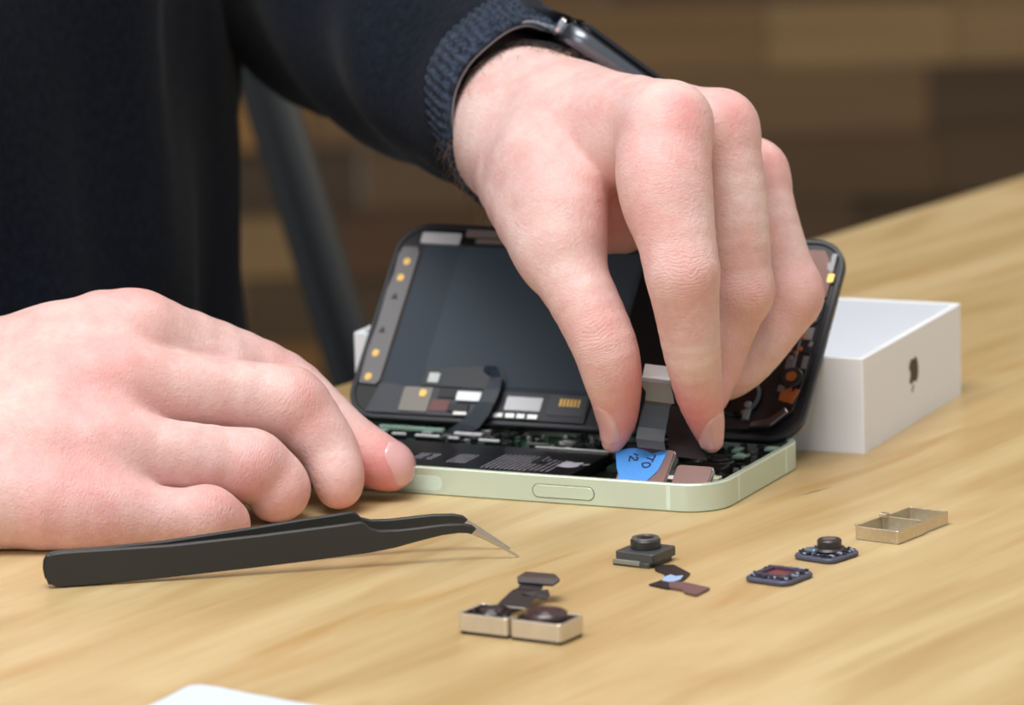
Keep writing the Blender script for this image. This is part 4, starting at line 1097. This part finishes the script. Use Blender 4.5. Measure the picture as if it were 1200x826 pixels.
# other sleeve, outside the picture
mo = ring_pts(wA+[-14, 0, 2], wA-SLEEVE_R_ELBOW, 31, NR); up2 = SHOULDER_R-SLEEVE_R_ELBOW
rR = [mo]
for c, n_, r in ((wA*.6+SLEEVE_R_ELBOW*.4, SLEEVE_R_ELBOW-wA, 40), (wA*.25+SLEEVE_R_ELBOW*.75, SLEEVE_R_ELBOW-wA, 46), (SLEEVE_R_ELBOW+[-8, 0, 8], (SLEEVE_R_ELBOW-wA)/200+up2/300, 54), (SLEEVE_R_ELBOW+up2*.5, up2, 58), (SHOULDER_R, up2, 64)):
    rR.append(align(rR[-1], ring_pts(np.array(c, float), n_, r, NR)))
sR = wrinkle(dense(rR, 6), 2, 8)
mb.loft([list(r) for r in sR], cap0=False, cap1=False)
sweater = part('sweater', mb, navy, pn, smooth=True); sweater.matrix_parent_inverse = body.matrix_parent_inverse
# ribbed cuff around the near sleeve mouth
mb = MB(); ribs = []
N2 = 480
m2 = resample_loop(list(mouth[::3]), N2)
cen = m2.mean(0); prof = []
for (k, s_, o_) in ((.955, 4, 0), (.97, 0, 0), (1.0, -1.6, 0), (1.045, -.6, 0), (1.075, 2.5, 1), (1.085, 7, 1), (1.085, 12, 1), (1.08, 17, 1), (1.05, 21, .5), (.99, 23, 0)):
    R_ = []
    for i, p in enumerate(m2):
        rb = .55*math.sin(2*PI*i/N2*80)*o_*1.0
        n_ = (p-cen)/np.linalg.norm(p-cen); R_.append(cen+(p-cen)*k+ax0*s_+n_*rb)
    prof.append(R_)
mb.loft(prof, cap0=False, cap1=False)
cuff = part('cuff', mb, cloth_mat('cuff_knit', (28, 35, 47), (62, 71, 87)), sweater, smooth=True); cuff.matrix_parent_inverse = Matrix()
mb = MB(); mb.tube([tuple(c) for c in list(m2[::6])+[m2[0]]], 1.15, 10)
lin = part('cuff_lining', mb, mat('lining_grey', (132, 137, 145), .8), sweater, smooth=True)
# fine arm hair near the cuff
hr = random.Random(2); mb = MB()
NH = 1100
seeds = []
for _ in range(NH):
    th = hr.uniform(0, 2*PI); sft = hr.uniform(-22, 8)
    dirr = np.array([math.cos(th), 0, math.sin(th)]); seeds.append((wB-ax0*sft+dirr*40, dirr))
P0_ = np.array([q[0] for q in seeds]); D0_ = np.array([q[1] for q in seeds]); t_h = np.zeros(NH)
for _k in range(22): t_h += handB(P0_-D0_*t_h[:, None])*.85
S_h = P0_-D0_*t_h[:, None]; G_h = grad(handB, S_h)
for S0, g_ in zip(S_h, G_h):
    if g_[1] > .3: continue
    ln = hr.uniform(3, 7.5); lay = -ax0*hr.uniform(.3, 1)+np.array([hr.uniform(-.7, .5), hr.uniform(-.3, .3), hr.uniform(-1, .1)])
    a1 = S0+g_*ln*.3+lay*ln*.3; a2 = S0+g_*ln*.36+lay*ln*.8
    mb.tube([S0-g_*.2, a1, a2], [.06, .05, .02], 3)
hair = part('arm_hair', mb, mat('hair_brown', (120, 96, 72), .5), pn); hair.matrix_parent_inverse = body.matrix_parent_inverse; hair['kind'] = 'stuff'

# ---- watch on the wrist over the phone
wn = V3(.61, .2, .78); wn /= np.linalg.norm(wn); wa_ = V3(.78, 0, -.62); wa_ = wa_-wn*(wa_@wn); wa_ /= np.linalg.norm(wa_); wl = np.cross(wn, wa_)
WO = A(716, 74, 66)
wt = empty('wristwatch', M=frame(WO, wa_, wl, wn), label='dark smartwatch worn on the wrist just below the sweater cuff', cat='watch')
mb = MB(); mb.rrect(-17, 17, -20, 20, 7, -4.2, 1.4, ch=1.3, seg=8); o = part('case', mb, mat('watch_case', (112, 116, 124), .28, metal=.85), wt); smooth_angle(o, 50)
mb = MB(); mb.rrect(-16.6, 16.6, -19.6, 19.6, 7, 1.2, 3.2, ch=1.2, seg=8); part('screen', mb, mat('watch_glass', (5, 6, 8), .08, coat=.6), wt)
mb = MB(); Mc = Matrix(((0, 0, -1, -16.9), (1, 0, 0, -7), (0, 1, 0, -1), (0, 0, 0, 1)))
mb.cyl(0, 0, 2.7, 0, 1.8, ch=.3, M=Mc); mb.box(-1.2, 1.2, -1.6, 1.6, 0, .4, M=Mc @ Matrix.Translation((12, 0, 0))); part('crown', mb, mat('watch_crown', (215, 220, 228), .15, metal=.9), wt)
mb = MB(); ro, ri = 21.5, 19.6
sp = [(-9+ro*math.cos(t), -25.8+ro*math.sin(t)) for t in np.linspace(0, 2*PI, 64, endpoint=False)]; si = [(-9+ri*math.cos(t), -25.8+ri*math.sin(t)) for t in np.linspace(0, 2*PI, 64, endpoint=False)]
Mst = Matrix(((1, 0, 0, 0), (0, 0, 1, 0), (0, 1, 0, 0), (0, 0, 0, 1)))
mb.ring(sp, si, -10, 10, ch=.4, M=Mst); o = part('strap', mb, mat('strap_black', (20, 21, 24), .5), wt); smooth_angle(o, 40)

# ------------------------------------------------------------------ light
w = bpy.data.worlds.new('world'); bpy.context.scene.world = w; w.use_nodes = True
w.node_tree.nodes['Background'].inputs[0].default_value = (.95, .97, 1, 1)
w.node_tree.nodes['Background'].inputs[1].default_value = .45
def area(name, loc, target, size, power, col=(1, 1, 1)):
    l = bpy.data.lights.new(name, 'AREA'); l.shape = 'RECTANGLE'; l.size, l.size_y = size; l.energy = power; l.color = col
    o = bpy.data.objects.new(name, l); C.objects.link(o); o.location = loc
    o.rotation_euler = (Vector(target)-Vector(loc)).to_track_quat('-Z', 'Y').to_euler(); return o
area('bench_lamp', (-.16, -.42, 1.05), (.0, -.02, 0), (.75, .5), 11.3, (1, .985, .97))
area('ceiling_lamp', (-.2, .1, 2.0), (0, 0, 0), (1.6, 1.2), 9, (1, .98, .96))
area('front_fill', (-1.3, -1.7, .8), (0, 0, .05), (1.4, 1.2), 11, (.93, .97, 1))  # added wide fill from the front left, evens out the light on the hands
area('wall_fill', (1.1, 1.2, 1.5), (.7, 2.0, 0), (1.0, .4), 15, (1, .9, .75))  # unseen light added to lift the right side of the back wall

# ------------------------------------------------------------------ camera
cd = bpy.data.cameras.new('camera'); cam = bpy.data.objects.new('camera', cd); C.objects.link(cam)
xr = RT*cr+UP*sr; yu = UP*cr-RT*sr; zb = -FWD
cam.matrix_world = frame((0, CY, CH), xr, yu, zb)
cd.sensor_width = 36; cd.lens = 36*F/1200; cd.clip_start = .05; cd.clip_end = 50
cd.dof.use_dof = True; cd.dof.focus_distance = 1.275; cd.dof.aperture_fstop = 16
s = bpy.context.scene; s.camera = cam
s.view_settings.view_transform = 'Standard'; s.view_settings.look = 'None'; s.view_settings.gamma = 1; s.view_settings.exposure = 0
s.view_settings.use_curve_mapping = False
